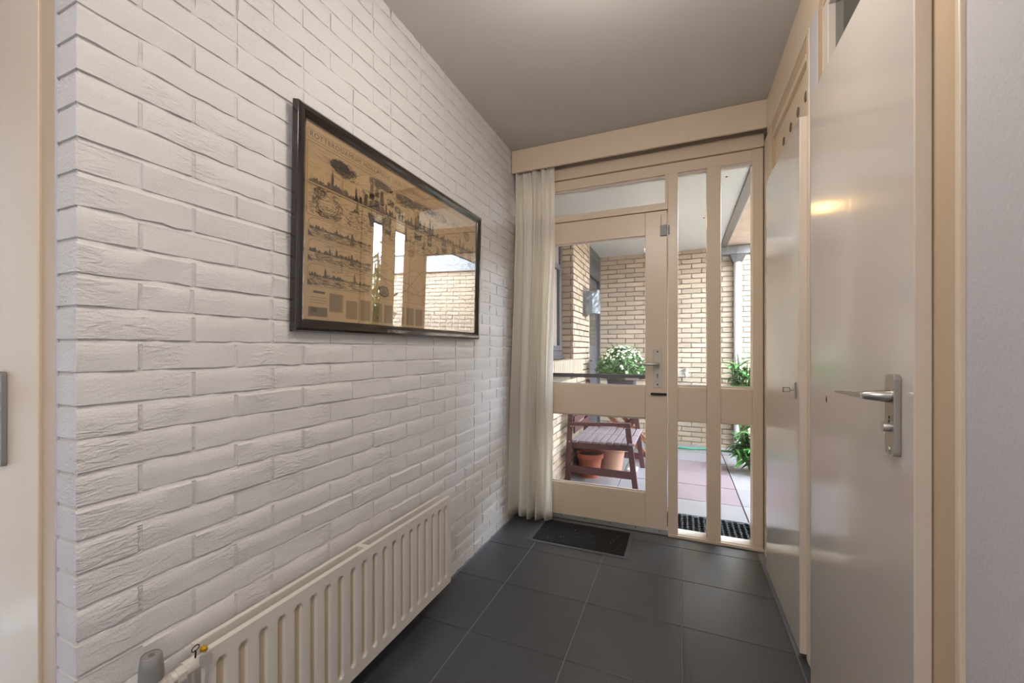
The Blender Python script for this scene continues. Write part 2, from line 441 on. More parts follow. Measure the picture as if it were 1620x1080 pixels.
MB().tube([(-.131, a0 - .009, 1.06), (-.131, a0 - .04, 1.06), (-.135, a0 - .05, 1.06), (-.15, a0 - .055, 1.06), (-.2, a0 - .055, 1.061), (-.255, a0 - .052, 1.063)], .008, 12, [.012, .011, .0105, .0095, .008, .0075]).build('lever', M['steel'], d1, smooth=True)
MB().box(-.171, -.078, a0 - .014, a0, .868, .882).build('letter_flap', M['darkmetal'], d1, .002)
cl = MB().box(-.116, -.078, a0 - .012, a0, 1.853, 1.92).box(-.0765 + .006, -.062, y0 - .008, y0 - .0005, 1.857, 1.915).build('security_latch', M['greyplastic'], d1, .002)
MB().box(-.112, -.1095, a0 - .002, a0, 1.92, 1.985).build('latch_wire', M['darkmetal'], cl)
rl = MB().box(-.90, -.19, a1 + .004, a1 + .022, .962, .988).box(-.90, -.88, a1 - .002, a1 + .006, .962, .988).box(-.2, -.18, a1 - .002, a1 + .006, .962, .988).build('push_rail', M['extframe'], d1, .002)
rl['label'] = 'dark grey rail across the outside of the pane'
MB().box(-.33, -.245, a1 + .0005, a1 + .004, .952, .966).build('rail_sticker', M['white_plastic'], rl)

# curtain box (pelmet)
pv = MB().box(-1.058, XR, YV, YV + .018, 2.362, ZC - .001).build('trim_2', M['cream'], bevel=.0025)
tag(pv, 'cream boxed curtain pelmet board under the ceiling', 'pelmet', kind='structure')
box('curtain_track', M['darkmetal'], -1.04, .40, YV + .04, YV + .065, 2.395, 2.425, pv)

# ------------------------------------------------------------------ curtain
def curtain():
    ns, nr = 170, 44
    root = empty('curtain', (-.91, 2.76, 0), 'cream cotton curtain drawn aside in the corner left of the front door', 'curtain')
    m = MB(); vs = []
    for r in range(nr + 1):
        t = r / nr; z = 2.415 - t * 2.392
        xl = -1.045 + .012 * math.sin(t * 5) - .008 * t
        xr = -.775 + .02 * math.exp(-((t - .32) / .1) ** 2) * 0 - .012 * t + .012 * math.sin(t * 7) * (1 - t)
        amp = .020 + .030 * min(1, t * 1.5)
        if t > .93: amp += .01 * (t - .93) / .07
        for s in range(ns + 1):
            q = s / ns
            ph = q * 2 * PI * 4.6 + .5 * math.sin(q * 7 + .6) + .35 * math.sin(t * 3 + q * 5)
            am = amp * (.75 + .4 * math.sin(q * 11 + 1.2))
            x = xl + (xr - xl) * q + .010 * math.cos(ph * 1.0 + .8) * min(1, t * 2 + .2)
            y = 2.788 - .05 * t - am * math.sin(ph) - .004 * math.sin(ph * 3 + t * 6) * (1 - t * .5)
            y = min(y, YB - .012)
            if t < .05: y += .006 * math.sin(q * 120) * (1 - t / .05)
            zz = z + (.006 * math.sin(ph + 1) if r == nr else 0)
            vs.append((x + .91, y - 2.76, zz))
    fs = [(r * (ns + 1) + s, r * (ns + 1) + s + 1, (r + 1) * (ns + 1) + s + 1, (r + 1) * (ns + 1) + s) for r in range(nr) for s in range(ns)]
    m.add(vs, fs)
    o = m.build('cloth', M['curtain'], root, smooth=True, fix=False)
    o.data.polygons.foreach_set('use_smooth', [True] * len(o.data.polygons))
    sd = o.modifiers.new('thickness', 'SOLIDIFY'); sd.thickness = .0018
    for q in (.1, .28, .46, .64, .82, .95):
        x = -1.045 + .27 * q + .91
        pts = [(x + .010 * math.cos(a), .012, 2.366 + .010 * math.sin(a)) for a in [k * 2 * PI / 14 for k in range(14)]]
        MB().tube(pts + [pts[0]], .0016, 6).build('ring', M['greyplastic'], root)
curtain()

# ------------------------------------------------------------------ right-hand side: beam, cupboard door, tall door
bm_ = MB().box(XR - .004, XR + .06, .985, YV, 2.325, ZC - .001).build('trim_3', M['cream'], bevel=.003)
tag(bm_, 'cream header beam along the top of the right wall', 'beam', kind='structure')
tc_ = MB()
tc_.box(XR, XR + .04, 1.93, 1.955, 0, 2.325).box(XR, XR + .04, 2.60, 2.625, 0, 2.325).box(XR, XR + .04, 1.955, 2.60, 2.262, 2.325)
tc_ = tc_.build('trim_4', M['cream_dark'], bevel=.002); tag(tc_, 'beige frame around the narrow cupboard door', 'door frame', kind='structure')
m = MB().box(XR + .012, XR + .03, 1.955, 2.60, 2.0, 2.262)
pn = m.build('panel', M['cream'], tc_, .001); pn['label'] = 'cream panel with four round vent holes'
for y in (1.97, 2.09, 2.22, 2.36):
    MB().lathe([(.02, 0), (.02, -.002)], (XR + .0115, y + .045, 2.13), 20, 'x').build('vent_hole', M['brownboard'], pn)
st_ = box('trim_12', M['cream'], XR, XR + .04, 2.626, YB - .005, 0, 2.325)
tag(st_, 'cream strip between cupboard frame and front door frame', 'trim', kind='structure')
box('stop_bead', M['cream'], XR - .003, XR + .012, 1.956, 2.60, 2.235, 2.262, tc_, .001)
d2 = empty('door_2', (0, 0, 0), 'narrow grey white gloss cupboard door with small latch key', 'door', kind='structure')
lf = MB().box(.402, .427, 1.925, 2.605, .022, 2.015).build('leaf', [M['doorwhite'], M['leafedge']], d2, .002)
for p in lf.data.polygons:
    if abs(p.normal.x) < .5: p.material_index = 1
ep = MB().box(.397, .402, 1.975, 1.99, .965, 1.025).build('escutcheon', M['steel'], d2, .0015)
MB().tube([(.402, 1.983, .995), (.382, 1.983, .995)], .003, 8).build('key_shank', M['steel'], ep)
pts = [(.375 + .012 * math.cos(a), 1.983 + 0.02 * math.sin(a), .996) for a in [0]]
MB().box(.360, .384, 1.9815, 1.9845, .9865, .9895).box(.360, .384, 1.9815, 1.9845, 1.0025, 1.0055).box(.360, .363, 1.9815, 1.9845, .9865, 1.0055).box(.381, .384, 1.9815, 1.9845, .9865, 1.0055).build('key_bow', M['steel'], ep)
for z0_, z1_ in ((1.70, 1.78), (.23, .31)):
    box('hinge', M['darkmetal'], .402, .424, 2.606, 2.614, z0_, z1_, d2, .001)

tb = MB()
tb.box(XR - .004, XR + .05, 1.80, 1.90, 0, 2.325)
tb = tb.build('trim_5', M['plaster'], bevel=.003); tag(tb, 'narrow white post between cupboard door and tall door', 'post', kind='structure')
box('post_edge', M['cream'], XR - .006, XR + .03, 1.90, 1.93, 0, 2.325, tb, .003)
tf = MB().box(XR - .003, XR + .06, 1.745, 1.80, 0, 2.325).box(XR - .003, XR + .06, .985, 1.10, 0, 2.325).box(XR - .003, XR + .06, 1.03, 1.745, 2.285, 2.325).box(XR - .003, XR + .06, 1.03, 1.745, 2.0, 2.04)
tf = tf.build('trim_6', M['cream_dark'], bevel=.0025); tag(tf, 'beige frame of the tall door nearest on the right', 'door frame', kind='structure')
box('frame_lip', M['cream'], XR - .008, XR + .02, .972, .986, 0, 2.325, tf, .002)
f2 = empty('window_2', (0, 0, 0), 'dark fanlight pane above the tall door on the right', 'window', kind='structure')
box('pane', M['darkglass'], XR + .02, XR + .026, 1.06, 1.70, 2.05, 2.27, f2)
m = MB().box(XR + .0, XR + .03, 1.70, 1.745, 2.04, 2.285).box(XR + .0, XR + .03, 1.03, 1.06, 2.04, 2.285).box(XR, XR + .03, 1.06, 1.70, 2.258, 2.285)
m.build('bead', M['white_plastic'], f2, .002)
d3 = empty('door_3', (0, 0, 0), 'tall grey white gloss door with steel lever handle', 'door', kind='structure')
lf = MB().box(.400, .4262, 1.065, 1.768, .022, 2.008).build('leaf', [M['doorwhite'], M['leafedge']], d3, .002)
for p in lf.data.polygons:
    if abs(p.normal.x) < .5: p.material_index = 1
def plate_mb(cx, cy, zz0, zz1, w_, t, rr, ax):
    pts = []
    for (sx, sz, a0_) in ((1, 1, 0), (-1, 1, 90), (-1, -1, 180), (1, -1, 270)):
        for k in range(5):
            an = math.radians(a0_ + k * 22.5)
            pts.append((cy + sx * (w_ / 2 - rr) + rr * math.cos(an), (zz1 - rr if sz > 0 else zz0 + rr) + rr * math.sin(an)))
    return pts
pl = MB().prism(plate_mb(0, 1.135, .934, 1.10, .042, 0, .009, 'x'), .388, .400, 'x').build('handle_plate', M['steel'], d3, .0015)
MB().tube([(.388, 1.135, 1.055), (.380, 1.135, 1.055), (.349, 1.138, 1.055), (.346, 1.141, 1.055)], .01, 14, [.0128, .0122, .0082, .006]).build('lever', M['steel'], d3, smooth=True)
MB().add([(.3415, 1.134, 1.0475), (.3555, 1.134, 1.0475), (.3555, 1.138, 1.0625), (.3415, 1.138, 1.0625), (.342, 1.305, 1.046), (.348, 1.305, 1.046), (.348, 1.305, 1.050), (.342, 1.305, 1.050)],
         [(0, 1, 2, 3), (7, 6, 5, 4), (0, 4, 5, 1), (1, 5, 6, 2), (2, 6, 7, 3), (3, 7, 4, 0)]).build('lever_tip', M['steel'], d3, .002)
MB().lathe([(.009, 0), (.0095, -.008), (.008, -.011)], (.388, 1.135, .992), 16, 'x').build('lock_knob', M['alu'], pl, smooth=True)
for z in (1.012, 1.004): MB().lathe([(.0028, 0), (.0025, -.001)], (.388, 1.135, z), 8, 'x').build('screw', M['darkmetal'], pl)
MB().lathe([(.005, 0), (.0045, -.0015)], (.388, 1.135, .947), 10, 'x').build('screw', M['alu'], pl)
pt = MB().prism([(1.590, .995), (1.596, .991), (1.599, 1.002), (1.594, 1.011)], .3992, .4, 'x').build('dent', M['black'], d3); pt['label'] = 'small black chip in the paint'
for z0_, z1_ in ((1.70, 1.785), (.25, .335)):
    h_ = MB().box(.408, .4265, 1.769, 1.779, z0_, z1_).build('hinge', M['darkmetal'], d3, .001)
    MB().tube([(.4205, 1.774, z0_ + .01), (.4205, 1.774, z0_ + .045)], .0075, 8).build('hinge_pin', M['alu'], h_)

# left door, seen edge-on at the left border
tl = MB().box(-1.2005, -1.144, .4205, .5, 0, 2.1).build('trim_7', M['cream_dark'], bevel=.002)
tag(tl, 'beige frame post of the door at the left edge', 'door frame', kind='structure')
pz = MB().box(-1.1435, -1.1375, .4185, .44, 0, ZC).build('trim_8', M['plaster'], bevel=.003)
tag(pz, 'thin white plaster edge beside the brick corner', 'wall edge', kind='structure')
d4 = empty('door_4', (0, 0, 0), 'cream door cut off by the left edge with grey handle plate', 'door', kind='structure')
box('leaf', M['cream'], -2.12, -1.2015, .415, .452, .01, 2.05, d4, .002)
pl = MB().prism(plate_mb(0, -1.362, .895, 1.102, .042, 0, .009, 'y'), .405, .415, 'y').build('handle_plate', M['greyplastic'], d4, .0015)
MB().tube([(-1.36, .402, 1.045), (-1.36, .372, 1.045), (-1.372, .36, 1.045), (-1.45, .357, 1.047)], .01, 14, [.0125, .0125, .0115, .009]).build('lever', M['steel'], d4, smooth=True)

# ------------------------------------------------------------------ radiator
def radiator():
    root = empty('radiator', (-1.0, 1.17, .08), 'cream panel radiator with vertical grooves on the white brick wall', 'radiator')
    ox, oy, oz = -1.0, 1.17, .08
    def L(x, y, z): return (x - ox, y - oy, z - oz)
    ya, yb, za, zt = .615, 1.735, .075, .466
    xf, depth = -.974, .009
    slots = [1.69 - .0548 * k for k in range(20)]
    # height-field front skin
    ys = sorted(set([ya, yb] + [round(s + d, 5) for s in slots for d in (-.017, -.0125, -.0085, -.004, 0, .004, .0085, .0125, .017)]))
    ys = [y for y in ys if ya <= y <= yb]
    z_lo, z_hi = za + .035, zt - .030
    zs = [za, za + .012, z_lo - .006] + [z_lo + .004 * k for k in range(6)] + [z_lo + .05, z_hi - .05] + [z_hi - .02 + .004 * k for k in range(6)] + [z_hi + .006, zt - .006, zt]
    def h(y, z):
        s = min(slots, key=lambda q: abs(q - y)); dy = abs(y - s); R_ = .0135
        dz = 0
        if z > z_hi - R_: dz = z - (z_hi - R_)
        elif z < z_lo + R_: dz = (z_lo + R_) - z
        d = math.hypot(dy, max(0, dz))
        t = min(1, max(0, (R_ - d) / .0062)); t = t * t * (3 - 2 * t)
        return -depth * t
    m = MB(); ny, nz = len(ys), len(zs)
    vs = [L(xf + h(y, z), y, z) for y in ys for z in zs]
    fs = [(i * nz + j, (i + 1) * nz + j, (i + 1) * nz + j + 1, i * nz + j + 1) for i in range(ny - 1) for j in range(nz - 1)]
    m.add(vs, fs)
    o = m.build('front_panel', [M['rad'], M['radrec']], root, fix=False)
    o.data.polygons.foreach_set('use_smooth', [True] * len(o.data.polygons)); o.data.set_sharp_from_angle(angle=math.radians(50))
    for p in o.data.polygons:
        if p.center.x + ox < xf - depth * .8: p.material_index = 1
    b = MB().box(*[v for pr in ((xf - .017 - ox, xf - .0095 - ox), (ya - oy, yb - oy), (za - oz, zt - oz)) for v in pr])
    b.build('panel_back', M['rad'], root)
    e = MB()
    for (p0, p1, q0, q1) in ((ya - .003, ya, za, zt), (yb, yb + .003, za, zt)):
        e.box(xf - .017 - ox, xf - .0002 - ox, p0 - oy, p1 - oy, q0 - oz, q1 - oz)
    e.box(xf - .017 - ox, xf - .0002 - ox, ya - oy, yb - oy, zt - oz, zt + .003 - oz).box(xf - .017 - ox, xf - .0002 - ox, ya - oy, yb - oy, za - .003 - oz, za - oz)
    e.build('panel_edge', M['rad'], root)
    MB().box(-1.042 - ox, -1.028 - ox, ya + .005 - oy, yb - .015 - oy, za - oz, zt + .001 - oz).build('rear_panel', M['rad'], root, .003)
    for y in (1.165,):
        MB().box(-1.028 - ox, xf - .017 - ox, y - oy, y + .022 - oy, zt - .05 - oz, zt + .002 - oz).build('spacer', M['rad'], root, .002)
    for y in (.75, 1.6):
        MB().box(-1.057 - ox, -1.042 - ox, y - oy, y + .03 - oy, .14 - oz, .4 - oz).build('wall_bracket', M['rad'], root)
    # connector, valve and knob
    MB().lathe([(.016, 0), (.016, .03)], L(-1.008, .612 - .03, .437), 12, 'y').build('tee', M['rad'], root, smooth=True)
    MB().tube([L(-1.002, .62, .437), L(-1.002, .575, .437), L(-1.002, .54, .44), L(-1.002, .525, .44), L(-1.004, .517, .425), L(-1.006, .515, .36), L(-1.006, .515, .0)], .010, 12, [.0135, .0135, .0125, .012, .0115, .0105, .0095]).build('valve_pipe', M['rad'], root, smooth=True)
    MB().lathe([(.0175, -.009), (.0175, .009)], L(-1.002, .572, .437), 6, 'y').build('union_nut', M['white_plastic'], root, .001)
    MB().lathe([(.015, -.006), (.015, .006)], L(-1.002, .548, .438), 8, 'y').build('union_nut', M['white_plastic'], root, .001)
    k = MB().lathe([(.0215, 0), (.0225, .006), (.0205, .034), (.0185, .05), (.0165, .052), (.0165, .050), (.0055, .0505)], L(-1.000, .517, .466), 24).build('valve_knob', M['greyplastic'], root, smooth=True)
    k['label'] = 'grey valve knob'
    MB().lathe([(.0055, 0), (.005, .0012)], L(-1.000, .517, .5165), 10).build('knob_pin', M['brownboard'], k)
    MB().lathe([(.0115, 0), (.0115, .012)], L(-1.001, .517, .450), 12).build('valve_neck', M['white_plastic'], root)
radiator()

# bunch of keys hanging on the radiator vent
def keys():
    kx, ky, kz = -.985, .612, .475
    root = empty('bunch_of_keys', (kx, ky, kz), 'silver key with yellow tag hanging on the near radiator corner', 'keys')
    a = [2 * PI * k / 20 for k in range(21)]
    MB().tube([(.004 + .007 * math.cos(t), -.018 + .007 * math.sin(t), .012 + .004 * math.sin(t)) for t in a], .0012, 6).build('key_ring', M['darkmetal'], root)
    MB().tube([(.002, -.018, .006), (-.002, -.014, .0), (-.0, -.016, -.012)], .002, 6).build('ring_link', M['darkmetal'], root)
    MB().lathe([(.004, 0), (.008, .003), (.008, .009), (.003, .012)], (.010, -.004, -.002), 9).build('yellow_tag', M['brass'], root)
    k = MB().prism([(-.012, 0), (.006, .006), (.014, -.004), (.013, -.022), (.009, -.028), (.013, -.072), (.010, -.077), (.006, -.073), (.003, -.029), (-.006, -.030), (-.010, -.018)], 0, .0022, 'y')
    o = k.build('key_blade', M['keysilver'], root, .0005); o.location = (.0195, -.005, -.006); o.rotation_euler = (.1, .12, math.radians(60))
keys()

# ------------------------------------------------------------------ framed print
def picture():
    W, H = 1.262, .690; cy, cz = 1.540, 1.549
    root = empty('framed_print', (-1.033, cy, cz), 'old engraved city panorama print in black wooden frame on brick wall', 'picture')
    root.rotation_euler = (0, math.radians(1.15), math.radians(PIC_YAW))
    # local: x = out of the wall, y along, z up
    fw = .040
    prof = [(0, -.016), (.004, .003), (.012, .009), (.024, .009), (.034, .002), (fw, -.003), (fw, -.016)]   # (inset from outer edge, x)
    def rail(p0, p1, inward):
        p0 = Vector(p0); p1 = Vector(p1); iw = Vector(inward); d = (p1 - p0).normalized()
        vs = []
        for a, x in prof:
            for pt, sg in ((p0, 1), (p1, -1)):
                q = pt + iw * a + d * (a * sg); vs.append((x, q.x, q.y))
        n = len(prof)
        fs = [(2 * i, 2 * i + 1, 2 * ((i + 1) % n) + 1, 2 * ((i + 1) % n)) for i in range(n)]
        fs += [tuple(2 * i for i in range(n)), tuple(2 * i + 1 for i in range(n - 1, -1, -1))]
        MB().add(vs, fs).build('frame_rail', M['frame'], root, .0012)
    w2, h2 = W / 2, H / 2
    rail((-w2, h2), (w2, h2), (0, -1)); rail((-w2, -h2), (w2, -h2), (0, 1)); rail((-w2, -h2), (-w2, h2), (1, 0)); rail((w2, -h2), (w2, h2), (-1, 0))
    iw, ih = W - 2 * fw, H - 2 * fw
    pa = MB().box(-.015, -.012, -iw / 2 - .004, iw / 2 + .004, -ih / 2 - .004, ih / 2 + .004).build('paper', M['paper'], root)
    MB().box(-.0065, -.0045, -iw / 2 - .004, iw / 2 + .004, -ih / 2 - .004, ih / 2 + .004).build('glass_pane', M['picglass'], root)
    r = random.Random(11)
    inks = [MB(), MB(), MB()]
    X0 = [-.01185, -.01192, -.01196]
    def q(k, pts): inks[k].add([(X0[k], (a - .5) * iw, (b - .5) * ih) for a, b in pts], [tuple(range(len(pts)))])
    def seg(k, a, b, wd):      # stroke, width in metres
        dx, dy = (b[0] - a[0]) * iw, (b[1] - a[1]) * ih; l = math.hypot(dx, dy) or 1
        nx, ny = -dy / l * wd / 2 / iw, dx / l * wd / 2 / ih
        q(k, [(a[0] + nx, a[1] + ny), (b[0] + nx, b[1] + ny), (b[0] - nx, b[1] - ny), (a[0] - nx, a[1] - ny)])
    def rect(k, x0, z0, x1, z1): q(k, [(x0, z0), (x1, z0), (x1, z1), (x0, z1)])
    def outline(k, x0, z0, x1, z1, wd=.0012):
        seg(k, (x0, z0), (x1, z0), wd); seg(k, (x0, z1), (x1, z1), wd); seg(k, (x0, z0), (x0, z1), wd); seg(k, (x1, z0), (x1, z1), wd)
    outline(0, .012, .92, .985, .965, .0012); outline(0, .012, .535, .985, .905, .0016)
    # sky hatching and clouds
    def cloud(cx, cz, rx, rz, n, k=1):
        for _ in range(n):
            t = r.uniform(0, 2 * PI); u = r.random() ** .5
            x, z = cx + rx * u * math.cos(t), cz + rz * u * math.sin(t)
            if not (.015 < x < .98 and z < .90): continue
            an = t + PI / 2 + r.uniform(-.5, .5); l = r.uniform(.003, .009)
            seg(k, (x - l * math.cos(an), z - l * 1.6 * math.sin(an)), (x + l * math.cos(an), z + l * 1.6 * math.sin(an)), r.uniform(.0012, .003))
    cloud(.14, .845, .045, .035, 130, 0); cloud(.14, .845, .055, .045, 130, 1); cloud(.165, .83, .05, .03, 60, 1)
    cloud(.30, .87, .05, .03, 110, 1); cloud(.33, .875, .04, .02, 60, 0); cloud(.44, .85, .07, .04, 160, 1); cloud(.45, .855, .06, .03, 90, 0)
    cloud(.36, .79, .02, .025, 60, 1); cloud(.40, .77, .02, .02, 50, 1); cloud(.56, .87, .08, .03, 130, 1); cloud(.66, .87, .07, .03, 110, 1)
    cloud(.91, .83, .03, .04, 120, 1); cloud(.80, .87, .06, .02, 60, 2); cloud(.25, .78, .03, .02, 40, 1)
    for _ in range(420):
        x, z = r.uniform(.015, .97), r.uniform(.76, .90); l = r.uniform(.008, .03)
        seg(2, (x, z), (min(.98, x + l), z - l * .12), .0014)
    cloud(.13, .85, .04, .03, 160, 0); cloud(.46, .86, .07, .03, 150, 0); cloud(.31, .87, .05, .025, 110, 0); cloud(.58, .875, .07, .02, 120, 0)
    # skyline
    zs = .705
    x = .02
    while x < .975:
        wd = r.uniform(.003, .011); hgt = r.uniform(.010, .045)
        if r.random() < .14: hgt += r.uniform(.02, .06)
        fade = 1
        q(0 if r.random() < .6 else 1, [(x, zs), (x + wd, zs), (x + wd, zs + hgt * .7), (x + wd / 2, zs + hgt), (x, zs + hgt * .7)])
        if r.random() < .25: seg(0, (x + wd / 2, zs + hgt), (x + wd / 2, zs + hgt + r.uniform(.015, .05)), .0012)
        x += wd * r.uniform(.7, 1.3)
    seg(0, (.015, zs), (.98, zs), .003); seg(1, (.015, zs - .012), (.98, zs - .012), .004)
    for xx, hh in ((.095, .11), (.19, .085), (.23, .07), (.60, .13), (.62, .09)):
        q(0, [(xx, zs), (xx + .010, zs), (xx + .010, zs + hh * .6), (xx + .005, zs + hh), (xx, zs + hh * .6)])
    # water
    for _ in range(2000):
        x, z = r.uniform(.015, .97), r.uniform(.545, .695)
        dn = (.695 - z) / .15
        if r.random() > .25 + .75 * dn: continue
        l = r.uniform(.006, .018)
        seg(0 if r.random() < .35 * dn else 1, (x, z), (min(.983, x + l), z + r.uniform(-.004, .004)), r.uniform(.0009, .0022))
    # ships
    def ship(cx, cz, s):
        q(0, [(cx - .03 * s, cz + .03 * s), (cx - .022 * s, cz - .03 * s), (cx + .03 * s, cz - .03 * s), (cx + .042 * s, cz + .045 * s), (cx + .02 * s, cz + .018 * s)])
        for dx, hh in ((-.016, .16), (.004, .20), (.024, .15)):
            seg(0, (cx + dx * s, cz), (cx + dx * s, cz + hh * s), .0022 * s)
            for a in (.35, .62, .86):
                zz = cz + hh * s * a; wv = .012 * s * (1.1 - a * .6)
                q(1 if r.random() < .7 else 0, [(cx + dx * s - wv, zz), (cx + dx * s + wv, zz), (cx + dx * s + wv * .8, zz + .035 * s), (cx + dx * s - wv * .8, zz + .035 * s)])
                seg(0, (cx + dx * s - wv * 1.2, zz), (cx + dx * s + wv * 1.2, zz), .0014 * s)
        for k in range(9): seg(1, (cx - .03 * s + .008 * s * k, cz + .01), (cx + .004 * s, cz + .19 * s), .0008)
    ship(.285, .635, 1.25); ship(.345, .60, .55); ship(.52, .65, .75); ship(.60, .63, .5); ship(.71, .63, .6); ship(.79, .60, .55); ship(.86, .62, .6); ship(.94, .60, .6)
    for cx, cz, s in ((.195, .635, 1), (.44, .585, 1.3), (.56, .575, 1), (.66, .58, .8), (.36, .66, .5)):
        q(0, [(cx - .014 * s, cz), (cx + .014 * s, cz), (cx + .012 * s, cz + .016 * s), (cx - .006 * s, cz + .02 * s)]); q(1, [(cx - .002 * s, cz + .02 * s), (cx + .012 * s, cz + .02 * s), (cx + .008 * s, cz + .10 * s)])
    # cartouche on the left
    for k in range(26):
        t0, t1 = 2 * PI * k / 26, 2 * PI * (k + 1) / 26
        seg(0, (.085 + .030 * math.cos(t0), .615 + .045 * math.sin(t0)), (.085 + .030 * math.cos(t1), .615 + .045 * math.sin(t1)), .002)
    for _ in range(260):
        t = r.uniform(0, 2 * PI); u = r.uniform(1.1, 1.75)
        if math.sin(t) * u > .9 and r.random() < .6: continue
        x, z = .085 + .032 * u * math.cos(t), .61 + .045 * u * math.sin(t)
        if z < .545 or x < .016: continue
        l = r.uniform(.003, .008); an = t + PI / 2 + r.uniform(-.8, .8)
        seg(0 if r.random() < .6 else 1, (x - l * math.cos(an), max(.54, z - l * math.sin(an))), (x + l * math.cos(an), z + l * math.sin(an)), r.uniform(.0015, .003))
    cloud(.055, .665, .02, .03, 50, 0)
    # vignettes
    for i, (z0, z1) in enumerate(((.425, .525), (.30, .415), (.175, .29))):
        x0, x1 = .018, .275; rc = .02
        for k in range(8):
            a, b = PI / 2 + k * PI / 16, PI / 2 + (k + 1) * PI / 16
            seg(0, (x0 + rc + rc * math.cos(a), z1 - rc * 1.7 + rc * 1.7 * math.sin(a)), (x0 + rc + rc * math.cos(b), z1 - rc * 1.7 + rc * 1.7 * math.sin(b)), .0014)
            a, b = k * PI / 16, (k + 1) * PI / 16
            seg(0, (x1 - rc + rc * math.cos(a), z1 - rc * 1.7 + rc * 1.7 * math.sin(a)), (x1 - rc + rc * math.cos(b), z1 - rc * 1.7 + rc * 1.7 * math.sin(b)), .0014)
        seg(0, (x0 + rc, z1), (x1 - rc, z1), .0014); seg(0, (x0, z0), (x0, z1 - rc * 1.7), .001); seg(0, (x1, z0), (x1, z1 - rc * 1.7), .001); seg(0, (x0, z0), (x1, z0), .001)
        q(0, [(x0, z0 + .004), (x0 + .018, z0 + .004), (x0, z0 + .035)])
        zl = z0 + (z1 - z0) * .46; x = x0 + .004
        while x < x1 - .012:
            wd = r.uniform(.003, .010); hh = r.uniform(.004, .022) * (1.2 - .4 * (x / x1))
            q(0 if r.random() < .65 else 1, [(x, zl - .004), (x + wd, zl - .004), (x + wd, zl + hh * .6), (x + wd * .5, zl + hh), (x, zl + hh * .6)])
            x += wd * r.uniform(.7, 1.1)
        for xx, hh in (((.115, .034), (.16, .03)), ((.09, .04), (.115, .045), (.165, .03)), ((.075, .055), (.19, .06)))[i]:
            q(0, [(xx, zl), (xx + .008, zl), (xx + .008, zl + hh * .5), (xx + .004, zl + hh), (xx, zl + hh * .5)])
        for _ in range(260):
            x, z = r.uniform(x0 + .004, x1 - .02), r.uniform(z0 + .006, zl - .006)
            seg(1 if r.random() < .8 else 0, (x, z), (x + r.uniform(.006, .02), z), r.uniform(.0008, .0018))
        for _ in range(22):
            x, z = r.uniform(x0 + .04, x1 - .04), r.uniform(z1 - .03, z1 - .006)
            seg(2, (x, z), (x + r.uniform(.01, .025), z), .0018)
        if i < 2:
            sx = .18; q(0, [(sx - .008, zl - .03), (sx + .010, zl - .03), (sx + .012, zl - .012), (sx - .008, zl - .014)]); q(0, [(sx - .006, zl - .012), (sx + .008, zl - .012), (sx + .004, zl + .035), (sx - .003, zl + .03)])
    # river map with meanders
    outline(0, .283, .17, .985, .525, .0012)
    for j in range(5):
        pts = []
        for k in range(60):
            x = .29 + .69 * k / 59
            pts.append((x, .34 + .07 * math.sin(x * (9 + j) + j * 1.4) + .05 * math.sin(x * 23 + j) - .02 * j))
        for a, b in zip(pts, pts[1:]): seg(0 if j % 2 else 1, a, b, .0016)
    for _ in range(330):
        x, z = r.uniform(.30, .96), r.uniform(.18, .51); an = r.uniform(-.4, .9); l = r.uniform(.004, .02)
        seg(1 if r.random() < .7 else 2, (x, z), (x + l * math.cos(an), min(.52, z + l * math.sin(an))), r.uniform(.0008, .0014))
    for xx in (.49, .62, .80): seg(1, (xx, .172), (xx, .52), .001)
    cloud(.33, .215, .03, .035, 130, 0)
    # text columns as fine printed lines
    cols = [(.02, .085, .06, .04), (.095, .148, .05, .15), (.16, .208, .02, .125), (.22, .268, .018, .14), (.28, .325, .016, .135), (.335, .378, .016, .132)]
    cols += [(.40 + .058 * k, .447 + .058 * k, .016, .135) for k in range(10)]
    for k, (x0, x1, zc0, zc1) in enumerate(cols):
        if k == 0:
            rect(0, .038, .140, .078, .152); rect(1, .022, .018, .088, .068); rect(0, .030, .038, .052, .064)
            for zz in (.118, .104, .090): seg(1, (.025, zz), (.085, zz), .0016)
            continue
        rect(2, x0, zc0, x1, zc1)
        z = zc1 - .003
        while z > zc0 + .002:
            seg(1, (x0 + .001, z), (x1 - r.uniform(0, .008), z), .0016); z -= .0068
    names = ('engraving_line', 'engraving_tone', 'engraving_wash')
    for k in range(3):
        inks[k].build(names[k], (M['ink'], M['ink2'], M['ink3'])[k], pa, fix=False, stuff=True)
    cu = bpy.data.curves.new('print_title', 'FONT'); cu.body = 'ROTTERODAMUM HOLLANDIE URBS CELEBERRIMA'
    cu.size = .0225;  cu.align_x = 'LEFT'; cu.align_y = 'CENTER'; cu.space_character = 1.12; cu.space_word = 1.3; cu.materials.append(M['ink'])
    t = bpy.data.objects.new('print_title', cu); C.objects.link(t); t.parent = pa
    t.rotation_euler = (PI / 2, 0, PI / 2); t.location = (-.0117, (.018 - .5) * iw, (.9425 - .5) * ih)
    bpy.context.view_layer.update()
    k = .56 * iw / max(.01, t.dimensions.x)
    me = bpy.data.meshes.new_from_object(t); loc, rot = t.location.copy(), t.rotation_euler.copy()
    bpy.data.objects.remove(t)
    o = link(me, 'print_title', pa, stuff=True); o.location = loc; o.rotation_euler = rot; o.scale.x = k
PIC_YAW = -0.2
picture()


